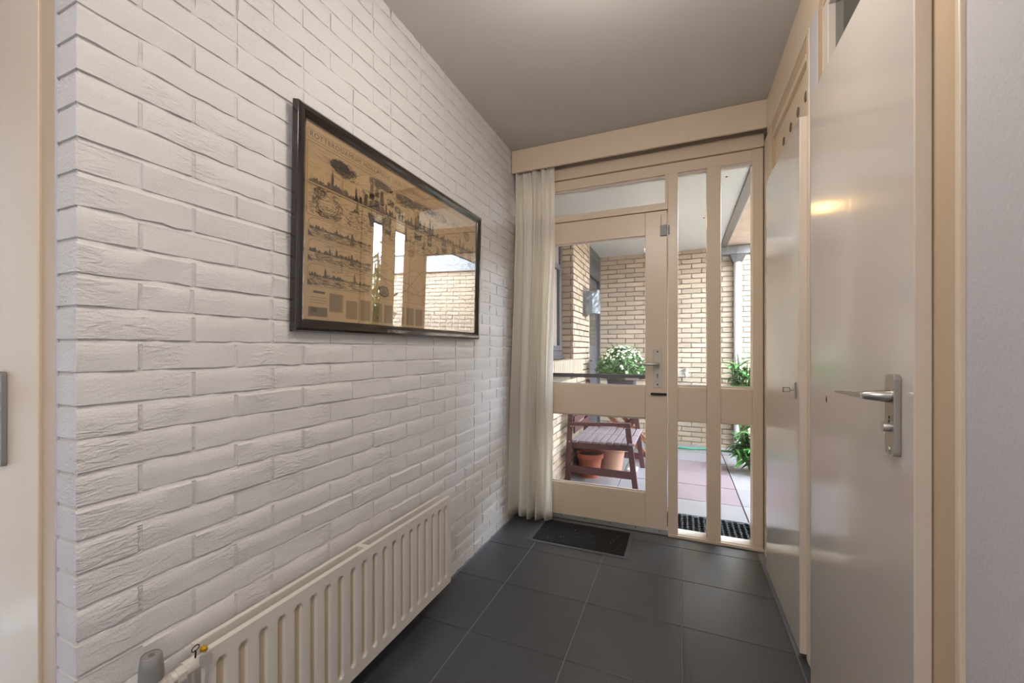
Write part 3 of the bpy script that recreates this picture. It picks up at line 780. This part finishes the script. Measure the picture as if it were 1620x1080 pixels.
# ------------------------------------------------------------------ door mats
m = MB()
x0, x1, ya, yb = -.845, -.264, 2.446, 2.815
rim = .024
dm = empty('door_mat', (-.555, 2.63, 0), 'black coir mat in grey rimmed mat well inside the front door', 'door mat')
def lm(*a): return MB().box(a[0] + .555, a[1] + .555, a[2] - 2.63, a[3] - 2.63, a[4], a[5])
for q_ in ((x0, x1, ya, ya + rim), (x0, x1, yb - rim, yb), (x0, x0 + rim, ya + rim, yb - rim), (x1 - rim, x1, ya + rim, yb - rim)):
    lm(*q_, 0, .004).build('rim', M['matrim'], dm, .001)
lm(x0 + rim, x1 - rim, ya + rim, yb - rim, 0, .008).build('pile', M['mat'], dm, .002)
m = MB()
for _ in range(2600):
    x, y = R.uniform(x0 + rim, x1 - rim) + .555, R.uniform(ya + rim, yb - rim) - 2.63; a = R.uniform(0, 6.28); h = R.uniform(.002, .006)
    m.add([(x - .0012 * math.cos(a), y - .0012 * math.sin(a), .007), (x + .0012 * math.cos(a), y + .0012 * math.sin(a), .007), (x + R.uniform(-.003, .003), y + R.uniform(-.003, .003), .008 + h)], [(0, 1, 2)])
m.build('bristles', M['mat'], dm, stuff=True, fix=False)
m = MB()
for _ in range(26):
    x, y = R.uniform(x0 + .05, x1 - .05) + .555, R.uniform(ya + .04, yb - .05) - 2.63; s = R.uniform(.0005, .0013)
    m.box(x - s, x + s, y - s, y + s, .0085, .0085 + 2 * s)
m.build('crumbs', M['fleck'], dm, stuff=True)

# ------------------------------------------------------------------ outside: ground
gr = box('ground', M['sandjoint'], -1.6, 6.5, YB + .1, 9.0, -.16, G - .012)
tag(gr, 'paved porch and yard outside the front door', 'ground', kind='structure')
px = [-.994, -.50, -.04, .423, .885, 1.345, 1.81, 2.27, 2.73, 3.2]
py = [2.96, 3.29, 3.72, 4.15, 4.59, 5.02, 5.46, 5.885]
cache = {}
for i in range(len(px) - 1):
    for j in range(len(py) - 1):
        yo = .0
        a, b = round(px[i + 1] - px[i] - .007, 3), round(py[j + 1] - py[j] - .007, 3)
        red = (i == 2 and j in (2, 3, 4)) or (i == 1 and j == 4) or (i == 0 and j == 6)
        k_ = (a, b, red)
        if k_ not in cache: cache[k_] = MB().box(0, a, 0, b, -.03, 0).mesh('paving_stone', M['paving_red'] if red else M['paving'])
        o = link(cache[k_], 'paving_stone', gr, .004, seg=2); o.location = (px[i] + .0035, py[j] + .0035, G + R.uniform(-.0015, .0015))
        o.rotation_euler = (R.uniform(-.002, .002), R.uniform(-.002, .002), 0)

# ------------------------------------------------------------------ outside: brick walls
def ebrick(L, h, d, seed):
    r = random.Random(seed); j = lambda s: r.uniform(-s, s)
    x = .0025
    vs = [(0 + j(x), 0, 0 + j(x)), (L + j(x), 0, 0 + j(x)), (L, d, 0), (0, d, 0), (0 + j(x), 0 + j(.001), h + j(x)), (L + j(x), 0 + j(.001), h + j(x)), (L, d, h), (0, d, h)]
    return MB().add(vs, [(0, 3, 2, 1), (4, 5, 6, 7), (0, 1, 5, 4), (1, 2, 6, 5), (2, 3, 7, 6), (3, 0, 4, 7)]).mesh('brick', M['ext_brick'])
EP = .0615; EH = .050; EL = .213; EJ = .011
estr = [ebrick(EL, EH, .02, s) for s in range(8)]
ehalf = [ebrick(.101, EH, .02, 20 + s) for s in range(4)]
def bond(length, zmin, zmax, shift=0):
    out = []; k = 0; z = zmin
    while z + EH <= zmax + .01:
        s = 0 if k % 2 == 0 else -.112
        s -= shift
        while s < length:
            if s >= -.001 and s + EL <= length + .001: out.append((s, z, EL))
            elif s < -.001 and s + EL > .05:
                out.append((0, z, -(s + EL)))
            elif s < length and s >= -.001 and length - s > .03: out.append((s, z, -(length - s)))
            s += EL + EJ
        z += EP; k += 1
    return out
def lay(parent, origin, rotz, length, zmin, zmax, prefer, limit, skip=None, shift=0):
    mtx = Matrix.Translation(origin) @ Matrix.Rotation(rotz, 4, 'Z')
    lst = [b for b in bond(length, zmin, zmax, shift) if not (skip and skip(b[0], b[1], abs(b[2])))]
    lst.sort(key=lambda b: prefer(b[0], b[1]))
    rest = MB(); n = 0
    for s, z, L in lst:
        me = R.choice(estr)
        full = L > 0
        sx = 1 if full else -L / EL
        if n < limit and prefer(s, z) < 100:
            o = link(me, 'brick', parent); o.matrix_world = mtx @ Matrix.Translation((s, R.uniform(-.002, .002), z)); o.scale.x = sx; n += 1
        else:
            merge_mesh(rest, me, mtx @ Matrix.Translation((s, 0, z)) @ Matrix.Diagonal((sx, 1, 1, 1)))
    if rest.v: link(rest.mesh('brickwork', M['ext_brick2']), 'brickwork', parent, stuff=True)
    return n
# far wall (faces the door)
wc = box('wall_courtyard', M['ext_mortar'], XW - .3, 4.4, YE + .012, YE + .26, -.1, 2.6)
tag(wc, 'yellow brick wall at the far side of the porch', 'wall', kind='structure')
lay(wc, (XW, YE, G - .02), 0, 5.3, 0, 2.62, lambda s, z: (0 if s < 1.75 else 200) + s, 298)
fa = MB().box(.44, 4.4, YE - .05, YE + .30, 2.29, 2.385).box(.86, 4.4, YE - .05, YE + .30, 2.385, 2.58).box(.86, 4.4, YE - .07, YE + .32, 2.58, 2.605).build('trim_9', M['fascia2'], bevel=.004)
tag(fa, 'pale grey roof fascia along the far brick wall', 'fascia', kind='structure')
# left porch wall: pier (4.22-5.05) proud of the window plane, part below the window
wp = MB().box(XW - .3, XW - .014, 4.234, 5.05, -.1, 2.42).box(XW - .3, XW - .014, 2.95, 4.22, -.1, .93).box(XW - .3, XW - .11, 2.95, 4.22, .93, 2.42).build('wall_porch', M['ext_mortar'])
tag(wp, 'yellow brick porch wall with dark window left of the bench', 'wall', kind='structure')
def skipwin(s, z, L):
    y = 2.96 + s; zz = z + G - .02
    return zz > .91 and y < 4.2
ZS = 15 * EP
lay(wp, (XW, 5.048, G - .02), -PI / 2, 2.09, 0, ZS - .02, lambda s, z: (5.045 - s < 3.4) * 150 + s, 60)
lay(wp, (XW, 5.048, G - .02 + ZS), -PI / 2, .828, 0, 2.44 - (G + ZS), lambda s, z: s, 225)
# brick return of the pier and upright sill bricks
lay(wp, (XW - .115, 4.22, G - .02 + 15 * EP), 0, .112, 0, 2.42 - (G + 15 * EP), lambda s, z: 200, 0)
sb = MB().box(0, .05, -.11, 0, 0, .115).mesh('sill_brick', M['ext_brick'])
for k in range(20):
    o = link(sb, 'sill_brick', wp); o.matrix_world = Matrix.Translation((XW + .004, 4.21 - .0605 * k, .945)) @ Matrix.Rotation(PI / 2, 4, 'Z') @ Matrix.Rotation(0, 4, 'X')
    o.matrix_world = Matrix.Translation((XW + .006, 4.16 - .0605 * k, .945)) @ Matrix.Rotation(PI / 2, 4, 'Z')
wi = empty('window_3', (0, 0, 0), 'dark grey framed porch window seen through the front door glass', 'window', kind='structure')
xw = XW - .10
for nm, a in (('sill', (xw - .05, xw + .03, 2.95, 4.215, 1.062, 1.085)), ('bottom_rail', (xw - .05, xw + .012, 2.95, 4.215, 1.085, 1.14)), ('head', (xw - .05, xw + .01, 2.95, 4.215, 2.30, 2.39)),
              ('jamb', (xw - .05, xw + .01, 4.15, 4.215, 1.14, 2.3)), ('transom_rail', (xw - .05, xw + .012, 2.95, 4.15, 1.93, 1.985)), ('mullion', (xw - .05, xw + .01, 3.35, 3.41, 1.14, 2.3)),
              ('sash_stile', (xw - .045, xw + .02, 4.08, 4.15, 1.14, 1.93)), ('sash_rail', (xw - .045, xw + .02, 3.41, 4.08, 1.14, 1.19))):
    box(nm, M['extframe'], *a, wi, .004)
box('pane', M['darkglass'], xw - .03, xw - .024, 2.95, 4.15, 1.12, 2.31, wi)
box('inner_curtain', M['curtain'], xw - .022, xw - .018, 3.72, 3.78, 1.19, 1.93, wi)
d5 = empty('door_5', (0, 0, 0), 'dark grey porch door in the far left corner outside', 'door', kind='structure')
box('leaf', M['extframe'], XW - .09, XW - .03, 5.10, 5.84, G, 2.05, d5, .004)
m = MB().box(XW - .1, XW + .005, 5.05, 5.10, G, 2.4).box(XW - .1, XW + .005, 5.84, 5.885, G, 2.4).box(XW - .1, XW + .005, 5.10, 5.84, 2.05, 2.4)
m.build('door_frame', M['extframe'], d5, .003)
m = MB().box(XW + .005, XW + .012, 5.16, 5.78, 2.14, 2.155).box(XW + .005, XW + .012, 5.16, 5.78, 2.295, 2.31).box(XW + .005, XW + .012, 5.16, 5.175, 2.155, 2.295).box(XW + .005, XW + .012, 5.765, 5.78, 2.155, 2.295)
g_ = m.build('vent_frame', M['fascia2'], d5)
for k in range(6): box('vent_slat', M['extframe'], XW + .003, XW + .009, 5.176, 5.764, 2.162 + .022 * k, 2.172 + .022 * k, g_)
MB().tube([(XW - .03, 5.2, 1.02), (XW + .02, 5.2, 1.02), (XW + .025, 5.24, 1.02), (XW + .025, 5.32, 1.02)], .008, 8).build('lever', M['steel'], d5)
box('glazed_panel', M['darkglass'], XW - .034, XW - .026, 5.3, 5.66, 1.2, 1.95, d5)

# porch roof
pr_ = MB().box(XW - .3, .43, YB + .101, YE + .01, 2.392, 2.5).build('porch_roof', M['soffit']); tag(pr_, 'white boarded porch soffit over the front door', 'porch roof', kind='structure')
box('outer_soffit', M['brown_wall'], .505, .84, YB + .101, YE + .01, 2.400, 2.5, pr_)['label'] = 'brownish weathered outer strip of the soffit'
for x, y in ((.2, 3.3), (.3, 3.5), (.28, 3.9), (.2, 4.5), (.32, 4.9)):
    MB().lathe([(.009, 0), (.006, -.004)], (x, y, 2.392), 8).build('screw', M['darkmetal'], pr_)
fb = MB().box(.43, .495, YB + .101, YE - .055, 2.376, 2.5).build('trim_10', M['fascia'], bevel=.003); tag(fb, 'dark grey beam under the porch roof', 'beam', kind='structure')
box('edge_strip', M['fascia2'], .495, .505, YB + .101, YE - .08, 2.386, 2.45, fb, .002)
fo = MB().box(.84, .865, YB + .101, YE - .08, 2.388, 2.60).build('trim_11', M['fascia2'], bevel=.003); tag(fo, 'pale grey edge board of the porch roof', 'fascia', kind='structure')
wo = MB().box(.43, .8, YB + .02, YB + .1, -.1, 2.39).build('wall_outer', M['ext_mortar']); tag(wo, 'outer face of the house wall beside the sidelights', 'wall', kind='structure')
wy = MB().box(4.2, 4.4, YB + .1, YE, -.1, 2.6).box(.8, 4.4, YB - .1, YB + .1, -.1, 2.6).build('wall_sky_block', M['ext_brick2']); tag(wy, 'added unseen brick walls closing the yard against low skylight', 'wall', kind='structure')  # unseen walls, added so skylight reaches the porch only from above

# ------------------------------------------------------------------ outside things
def bench():
    bx, by = -.63, 4.15
    root = empty('garden_bench', (bx, by, G), 'small red-brown slatted wooden bench outside against the left porch wall', 'bench')
    def B(p, q_, a, b, name, mt, up=(0, 0, 1)):
        return MB().bar((p[0] - bx, p[1] - by, p[2]), (q_[0] - bx, q_[1] - by, q_[2]), a, b, up).build(name, mt, root, .003)
    z = lambda h: h
    for y in (3.785, 4.52):
        B((-.347, y, 0), (-.408, y, .515), .026, .045, 'leg', M['benchwood'], (1, 0, 0))
        B((-.925, y, 0), (-.885, y, .86), .026, .045, 'leg', M['benchwood'], (1, 0, 0))
        B((-.905, y, .518), (-.385, y, .545), .05, .028, 'armrest', M['benchwood'])
        B((-.915, y, .115), (-.365, y, .115), .024, .062, 'stretcher', M['benchwood'])
        B((-.90, y + (.03 if y < 4 else -.03), .325), (-.375, y + (.03 if y < 4 else -.03), .345), .024, .058, 'seat_rail', M['benchwood'])
    B((-.64, 4.15, .35), (-.63, 4.15, .35), .05, .02, 'block', M['benchwood'])
    B((-.88, 4.15, .335), (-.37, 4.15, .345), .03, .03, 'seat_rail', M['benchwood'])
    for k in range(9):
        x = -.86 + .0605 * k
        zz = .365 + (x + .86) * .03
        B((x, 3.765, zz), (x, 4.144, zz), .048, .018, 'seat_slat', M['benchslat']); B((x, 4.156, zz), (x, 4.54, zz), .048, .018, 'seat_slat', M['benchslat'])
    for k in range(5):
        h = .46 + .088 * k; x = -.872 - (.46 - h) * -.0 + (h - .46) * -.03
        B((x, 3.81, h), (x, 4.50, h), .016, .062, 'back_slat', M['benchwood'])
    for y in (3.772, ):
        for (x, zz) in ((-.373, .38), (-.89, .5), (-.905, .36)):
            MB().lathe([(.007, 0), (.005, -.005)], (x - bx, y - by, zz), 8, 'y').build('bolt', M['alu'], root)
bench()
def pot(name, x, y, h, r0, r1, mt, label, soil=True):
    root = empty(name, (x, y, G), label, 'flower pot')
    MB().lathe([(r0, 0), (r0 + (r1 - r0) * .78, h * .78), (r1 * .99, h * .79), (r1 * 1.07, h * .81), (r1 * 1.08, h), (r1 * .96, h), (r1 * .93, h * .84), (r0 * .9, h * .75)], n=28).build('body', mt, root, smooth=True)
    if soil:
        m = MB(); n = 20
        m.lathe([(r1 * .93, h * .86), (r1 * .7, h * .91), (r1 * .3, h * .97), (.002, h * .98)], n=16)
        m.build('soil', M['soil'], root)
    return root
pot('terracotta_pot', -.775, 4.03, .22, .085, .115, M['terra'], 'red terracotta pot with soil under the bench beside its rear leg')
pot('terracotta_pot', -.635, 4.33, .25, .11, .148, M['terra2'], 'wide pale weathered terracotta pot under the middle of the bench', False)
pot('plastic_pot', -.885, 4.265, .28, .065, .085, M['darkpot'], 'dark grey pot half hidden behind the red terracotta pot', True)
tr_ = MB().prism([(-.03, -.07), (.03, -.07), (.04, 0), (.03, .07), (-.03, .07), (-.04, 0)], 0, .03, 'z').build('plastic_tray', M['white_plastic'], bevel=.006)
tr_.location = (-.425, 4.36, G + .002); tr_.rotation_euler = (0, 0, -.25); tag(tr_, 'small pale tray on the paving right of the pale pot', 'tray')
box('tray_hollow', M['greyplastic'], -.018, .018, -.05, .05, .03, .0305, tr_)

def table():
    tx_, ty_ = -.56, 5.0
    root = empty('folding_table', (tx_, ty_, G), 'low brown folding wooden table behind the bench carrying the flower planter', 'table')
    H_ = .63
    for y in (-.27, .27):
        MB().bar((-.30, y, .0), (.28, y, H_ - .02), .03, .05, (1, 0, 0)).build('leg', M['benchwood'], root, .003)
        MB().bar((.30, y + .032, .0), (-.28, y + .032, H_ - .02), .03, .05, (1, 0, 0)).build('leg', M['tablewood'], root, .003)
        MB().bar((-.33, y, H_ - .035), (.33, y, H_ - .035), .03, .04).build('apron', M['tablewood'], root, .003)
    MB().bar((.22, -.27, .085), (.22, .3, .085), .03, .05).build('stretcher', M['benchwood'], root, .003)
    for k in range(8):
        MB().box(-.36, .36, -.35 + .089 * k, -.35 + .089 * k + .078, H_ - .015, H_ + .005).build('top_slat', M['tablewood'], root, .003)
table()
def mums():
    x0_, y0_, z0_ = -.60, 4.98, G + .636
    root = empty('potted_chrysanthemum', (x0_, y0_, z0_), 'round white chrysanthemum bush in dark square planter on the folding table', 'potted plant')
    h = .235
    MB().add([(-.12, -.12, 0), (.12, -.12, 0), (.12, .12, 0), (-.12, .12, 0), (-.145, -.145, h), (.145, -.145, h), (.145, .145, h), (-.145, .145, h), (-.13, -.13, h), (.13, -.13, h), (.13, .13, h), (-.13, .13, h), (-.12, -.12, h - .04), (.12, -.12, h - .04), (.12, .12, h - .04), (-.12, .12, h - .04)],
             [(0, 3, 2, 1), (0, 1, 5, 4), (1, 2, 6, 5), (2, 3, 7, 6), (3, 0, 4, 7), (4, 5, 9, 8), (5, 6, 10, 9), (6, 7, 11, 10), (7, 4, 8, 11), (8, 9, 13, 12), (9, 10, 14, 13), (10, 11, 15, 14), (11, 8, 12, 15), (12, 13, 14, 15)]).build('planter', M['darkpot'], root, .003)
    r = random.Random(5); rx, rz = .285, .33
    leaves, fl_, st = MB(), MB(), MB()
    base = Vector((0, 0, h - .03))
    for _ in range(520):
        t = r.uniform(0, 2 * PI); ph = math.acos(r.uniform(-.12, 1))
        d = Vector((math.sin(ph) * math.cos(t), math.sin(ph) * math.sin(t), math.cos(ph)))
        rad = r.uniform(.9, 1.03)
        tip = Vector((d.x * rx * rad, d.y * rx * rad, h + .02 + max(-.01, d.z) * rz * rad))
        b = base + Vector((r.uniform(-.08, .08), r.uniform(-.08, .08), 0))
        ctrl = b + (tip - b) * .5 + Vector((d.x * .06, d.y * .06, -.0))
        st.tube([b, ctrl, tip], .002, 3)
        for k in range(11):
            u = r.uniform(.3, 1); p = b.lerp(ctrl, u * 2) if u < .5 else ctrl.lerp(tip, (u - .5) * 2)
            a = Vector((r.uniform(-1, 1), r.uniform(-1, 1), r.uniform(-.2, 1))).normalized(); s = a.cross(Vector((r.uniform(-1, 1), r.uniform(-1, 1), r.uniform(-1, 1)))).normalized()
            l, wd = r.uniform(.04, .07), r.uniform(.005, .009)
            leaves.add([p, p + a * l * .5 + s * wd, p + a * l, p + a * l * .5 - s * wd], [(0, 1, 2, 3)])
        if d.z > .55 or r.random() < .12:
            if r.random() < .9:
                n = d; x = n.cross(Vector((0, 0, 1.01))).normalized(); y = n.cross(x); R0 = r.uniform(.010, .017)
                pts = [tip + n * .008] + [tip + (x * math.cos(k * PI / 4) + y * math.sin(k * PI / 4)) * R0 for k in range(8)]
                fl_.add(pts, [(0, 1 + k, 1 + (k + 1) % 8) for k in range(8)])
    leaves.build('foliage', M['leaf'], root, stuff=True, fix=False); st.build('stems', M['stem'], root, stuff=True, fix=False); fl_.build('blossoms', M['petal'], root, stuff=True, fix=False)
mums()

# letter box with crumpled silver cover on the brick pier
def letterbox():
    root = empty('letter_box', (XW, 4.78, 1.55), 'wall letter box with crumpled silver cover beside the grey porch door', 'letter box')
    MB().box(.0, .022, -.12, .13, -.03, .30).build('back_board', M['brownboard'], root, .003)
    m = MB(); r = random.Random(3); n = 15; vs = []; nzr = 8
    for j in range(nzr + 1):
        for k in range(n + 1):
            t = PI * k / n; z = .0 + .24 * j / nzr
            if j == nzr: z += r.uniform(-.05, .045) * math.sin(t)
            rad = 1 + r.uniform(-.05, .05)
            vs.append((.022 + .16 * math.sin(t) * rad, .005 - .112 * math.cos(t) * rad, z))
    fs = [(j * (n + 1) + k, j * (n + 1) + k + 1, (j + 1) * (n + 1) + k + 1, (j + 1) * (n + 1) + k) for j in range(nzr) for k in range(n)]
    fs.append(tuple(range(n + 1)))
    o = m.add(vs, fs).build('cover', M['silver'], root, fix=False)
    sd = o.modifiers.new('thickness', 'SOLIDIFY'); sd.thickness = .003
letterbox()
# drain pipe
dp = empty('drain_pipe', (.612, 5.835, G), 'white vertical drain pipe on the far brick wall', 'drain pipe')
MB().lathe([(.038, .0), (.038, 2.22)], n=18).build('pipe', M['pipe'], dp, smooth=True)
for z in (.6, 1.5, 2.1): MB().lathe([(.042, z), (.042, z + .03)], n=18).box(-.012, .012, .03, .052, z, z + .03).build('clamp', M['pipe'], dp)
hp_ = MB().add([(-.05, -.05, 2.22), (.05, -.05, 2.22), (.05, .05, 2.22), (-.05, .05, 2.22), (-.085, -.085, 2.30), (.085, -.085, 2.30), (.085, .05, 2.30), (-.085, .05, 2.30)], [(0, 3, 2, 1), (4, 5, 6, 7), (0, 1, 5, 4), (1, 2, 6, 5), (2, 3, 7, 6), (3, 0, 4, 7)]).build('hopper', M['extframe'], dp, .004)
# garden hose, tap
pts = [(-.4 + k * .045, 5.62 + .03 * math.sin(k * .5), G + .010) for k in range(28)]
hs = MB().tube(pts, .010, 8).build('garden_hose', M['hose'], smooth=True); tag(hs, 'thin green garden hose lying along the foot of the far wall', 'hose')
tp = empty('outdoor_tap', (.055, YE, .86), 'small grey outdoor tap on the far wall seen through the left sidelight', 'tap')
MB().box(-.09, .03, -.012, 0, -.05, .05).build('wall_plate', M['white_plastic'], tp, .003)
MB().tube([(0, -.012, 0), (0, -.07, 0), (0, -.085, -.02), (0, -.085, -.05)], .012, 10).build('spout', M['alu'], tp)
MB().lathe([(.03, .05), (.03, .058)], (0, -.045, 0), 14).lathe([(.006, .0), (.006, .05)], (0, -.045, 0), 8).build('tap_handle', M['alu'], tp)

# rubber mat outside the sidelights
rm = empty('rubber_mat', (.16, 3.135, G), 'black rubber ring mat outside the two sidelights', 'door mat')
m = MB(); cw, chh = .034, .036
for i in range(-11, 12):
    for j in range(-5, 6):
        cx, cy_ = i * cw, j * chh + (chh / 2 if i % 2 else 0)
        if abs(cy_) > .175: continue
        A, B_ = cw * .62, chh * .5; w_ = .0065
        hexo = [(-A, 0), (-A * .55, B_), (A * .55, B_), (A, 0), (A * .55, -B_), (-A * .55, -B_)]
        for k in range(6):
            p, q_ = hexo[k], hexo[(k + 1) % 6]
            m.bar((cx + p[0], cy_ + p[1], .0165), (cx + q_[0], cy_ + q_[1], .0165), w_, .007)
m.build('lattice', M['rubber'], rm, stuff=True)
box('base', M['black'], -.396, .396, -.181, .181, .002, .011, rm)  # black sheet stands in for the shade inside the mat's holes
m = MB().box(-.40, .40, -.195, -.18, 0, .022).box(-.40, .40, .18, .195, 0, .022).box(-.41, -.395, -.195, .195, 0, .022).box(.395, .41, -.195, .195, 0, .022)
m.build('border', M['rubber'], rm, .003)

# round porch ceiling light, hidden from the camera behind the door stile but mirrored in the gloss doors
pcl = empty('porch_ceiling_light', (-.28, 4.44, 2.392), 'round warm porch ceiling light under the soffit, behind the door stile', 'ceiling light')
M['warm_lamp'] = mat('warm_lamp_diffuser', (255, 214, 140), .5)
b_ = M['warm_lamp'].node_tree.nodes['Principled BSDF']; b_.inputs['Emission Color'].default_value = (1, .62, .22, 1); b_.inputs['Emission Strength'].default_value = 14
MB().lathe([(.12, 0), (.12, -.02), (.11, -.03)], n=24).build('base', M['pipe'], pcl)
MB().lathe([(.105, -.03), (.1, -.055), (.07, -.072), (.02, -.08)], n=24).build('diffuser', M['warm_lamp'], pcl, smooth=True)

# leafy shrubs
lm_ = MB()
vs = []
nl = 5
for k in range(nl + 1):
    t = k / nl; w_ = .5 * math.sin(PI * min(1, .08 + t * .92)) * (1 - t * .35)
    vs += [(-w_ * .26, t, -.25 * t * t + .03 * w_), (0, t, -.25 * t * t), (w_ * .26, t, -.25 * t * t + .03 * w_)]
lm_.add(vs, [(3 * k + a, 3 * k + a + 1, 3 * k + a + 4, 3 * k + a + 3) for k in range(nl) for a in (0, 1)])
leaf_me = lm_.mesh('leaf', M['leafdark'], fix=False)
def shrub(x, y, n, zlo, zhi, spread, size, label, seed):
    r = random.Random(seed)
    root = empty('garden_shrub', (x, y, G), label, 'shrub')
    m = MB(); tips = []
    for k in range(max(5, n // 8)):
        t = r.uniform(0, 2 * PI); rr = spread * r.uniform(.2, .8); z1 = r.uniform(zlo, zhi)
        m.tube([(0, 0, 0), (rr * .4 * math.cos(t), rr * .4 * math.sin(t), z1 * .5), (rr * math.cos(t), rr * math.sin(t), z1)], .006, 5, [.008, .006, .003]); tips.append((rr * math.cos(t), rr * math.sin(t), z1))
    m.build('stems', M['stem'], root, stuff=True)
    for k in range(n):
        tx_, ty_, tz = r.choice(tips); u = r.uniform(.35, 1) if zlo < .5 else r.uniform(.62, 1)
        o = link(leaf_me, 'leaf', root)
        s = size * r.uniform(.7, 1.2)
        o.location = (tx_ * u + r.uniform(-.03, .03), ty_ * u + r.uniform(-.03, .03), tz * u); o.scale = (s, s, s)
        o.rotation_euler = (r.uniform(-.5, .7), r.uniform(-.3, .3), r.uniform(0, 2 * PI))
shrub(.62, 4.80, 230, .12, .60, .22, .17, 'low dark green shrub at the paving edge behind the right sidelight', 21)
shrub(.62, 5.44, 290, .85, 1.16, .21, .15, 'taller bright green shrub beside the drain pipe', 22)
# tall round-leaved bush out of direct sight: its mirror image shows in the picture glass
def bush():
    root = empty('leafy_bush', (.80, 3.5, G), 'tall pale round-leaved bush mirrored in the picture glass', 'bush')
    r = random.Random(9); m = MB(); lv = MB()
    for k in range(22):
        t = r.uniform(0, 2 * PI); z1 = r.uniform(1.5, 2.36); rr = r.uniform(.03, .2)
        p = [(0, 0, 0), (rr * .5 * math.cos(t), rr * .5 * math.sin(t), z1 * .6), (rr * math.cos(t), rr * math.sin(t), z1)]
        m.tube(p, .006, 5)
        for _ in range(20):
            u = r.uniform(.3, 1); c = Vector(p[1]).lerp(Vector(p[2]), r.random()) if u > .5 else Vector(p[0]).lerp(Vector(p[1]), r.uniform(.4, 1))
            c += Vector((r.uniform(-.07, .07), r.uniform(-.07, .07), r.uniform(-.05, .05)))
            a = Vector((r.uniform(-1, 1), r.uniform(-1, 1), r.uniform(-.6, .6))).normalized(); b = a.cross(Vector((0, 0, 1))).normalized(); s = r.uniform(.022, .04)
            lv.add([c + a * s * math.cos(q * PI / 4) * 1.25 + (b * .8 + Vector((0, 0, .6))) * s * math.sin(q * PI / 4) for q in range(8)], [tuple(range(8))])
    m.build('stems', M['stem'], root, stuff=True); lv.build('foliage', M['leafpale'], root, stuff=True, fix=False)
bush()
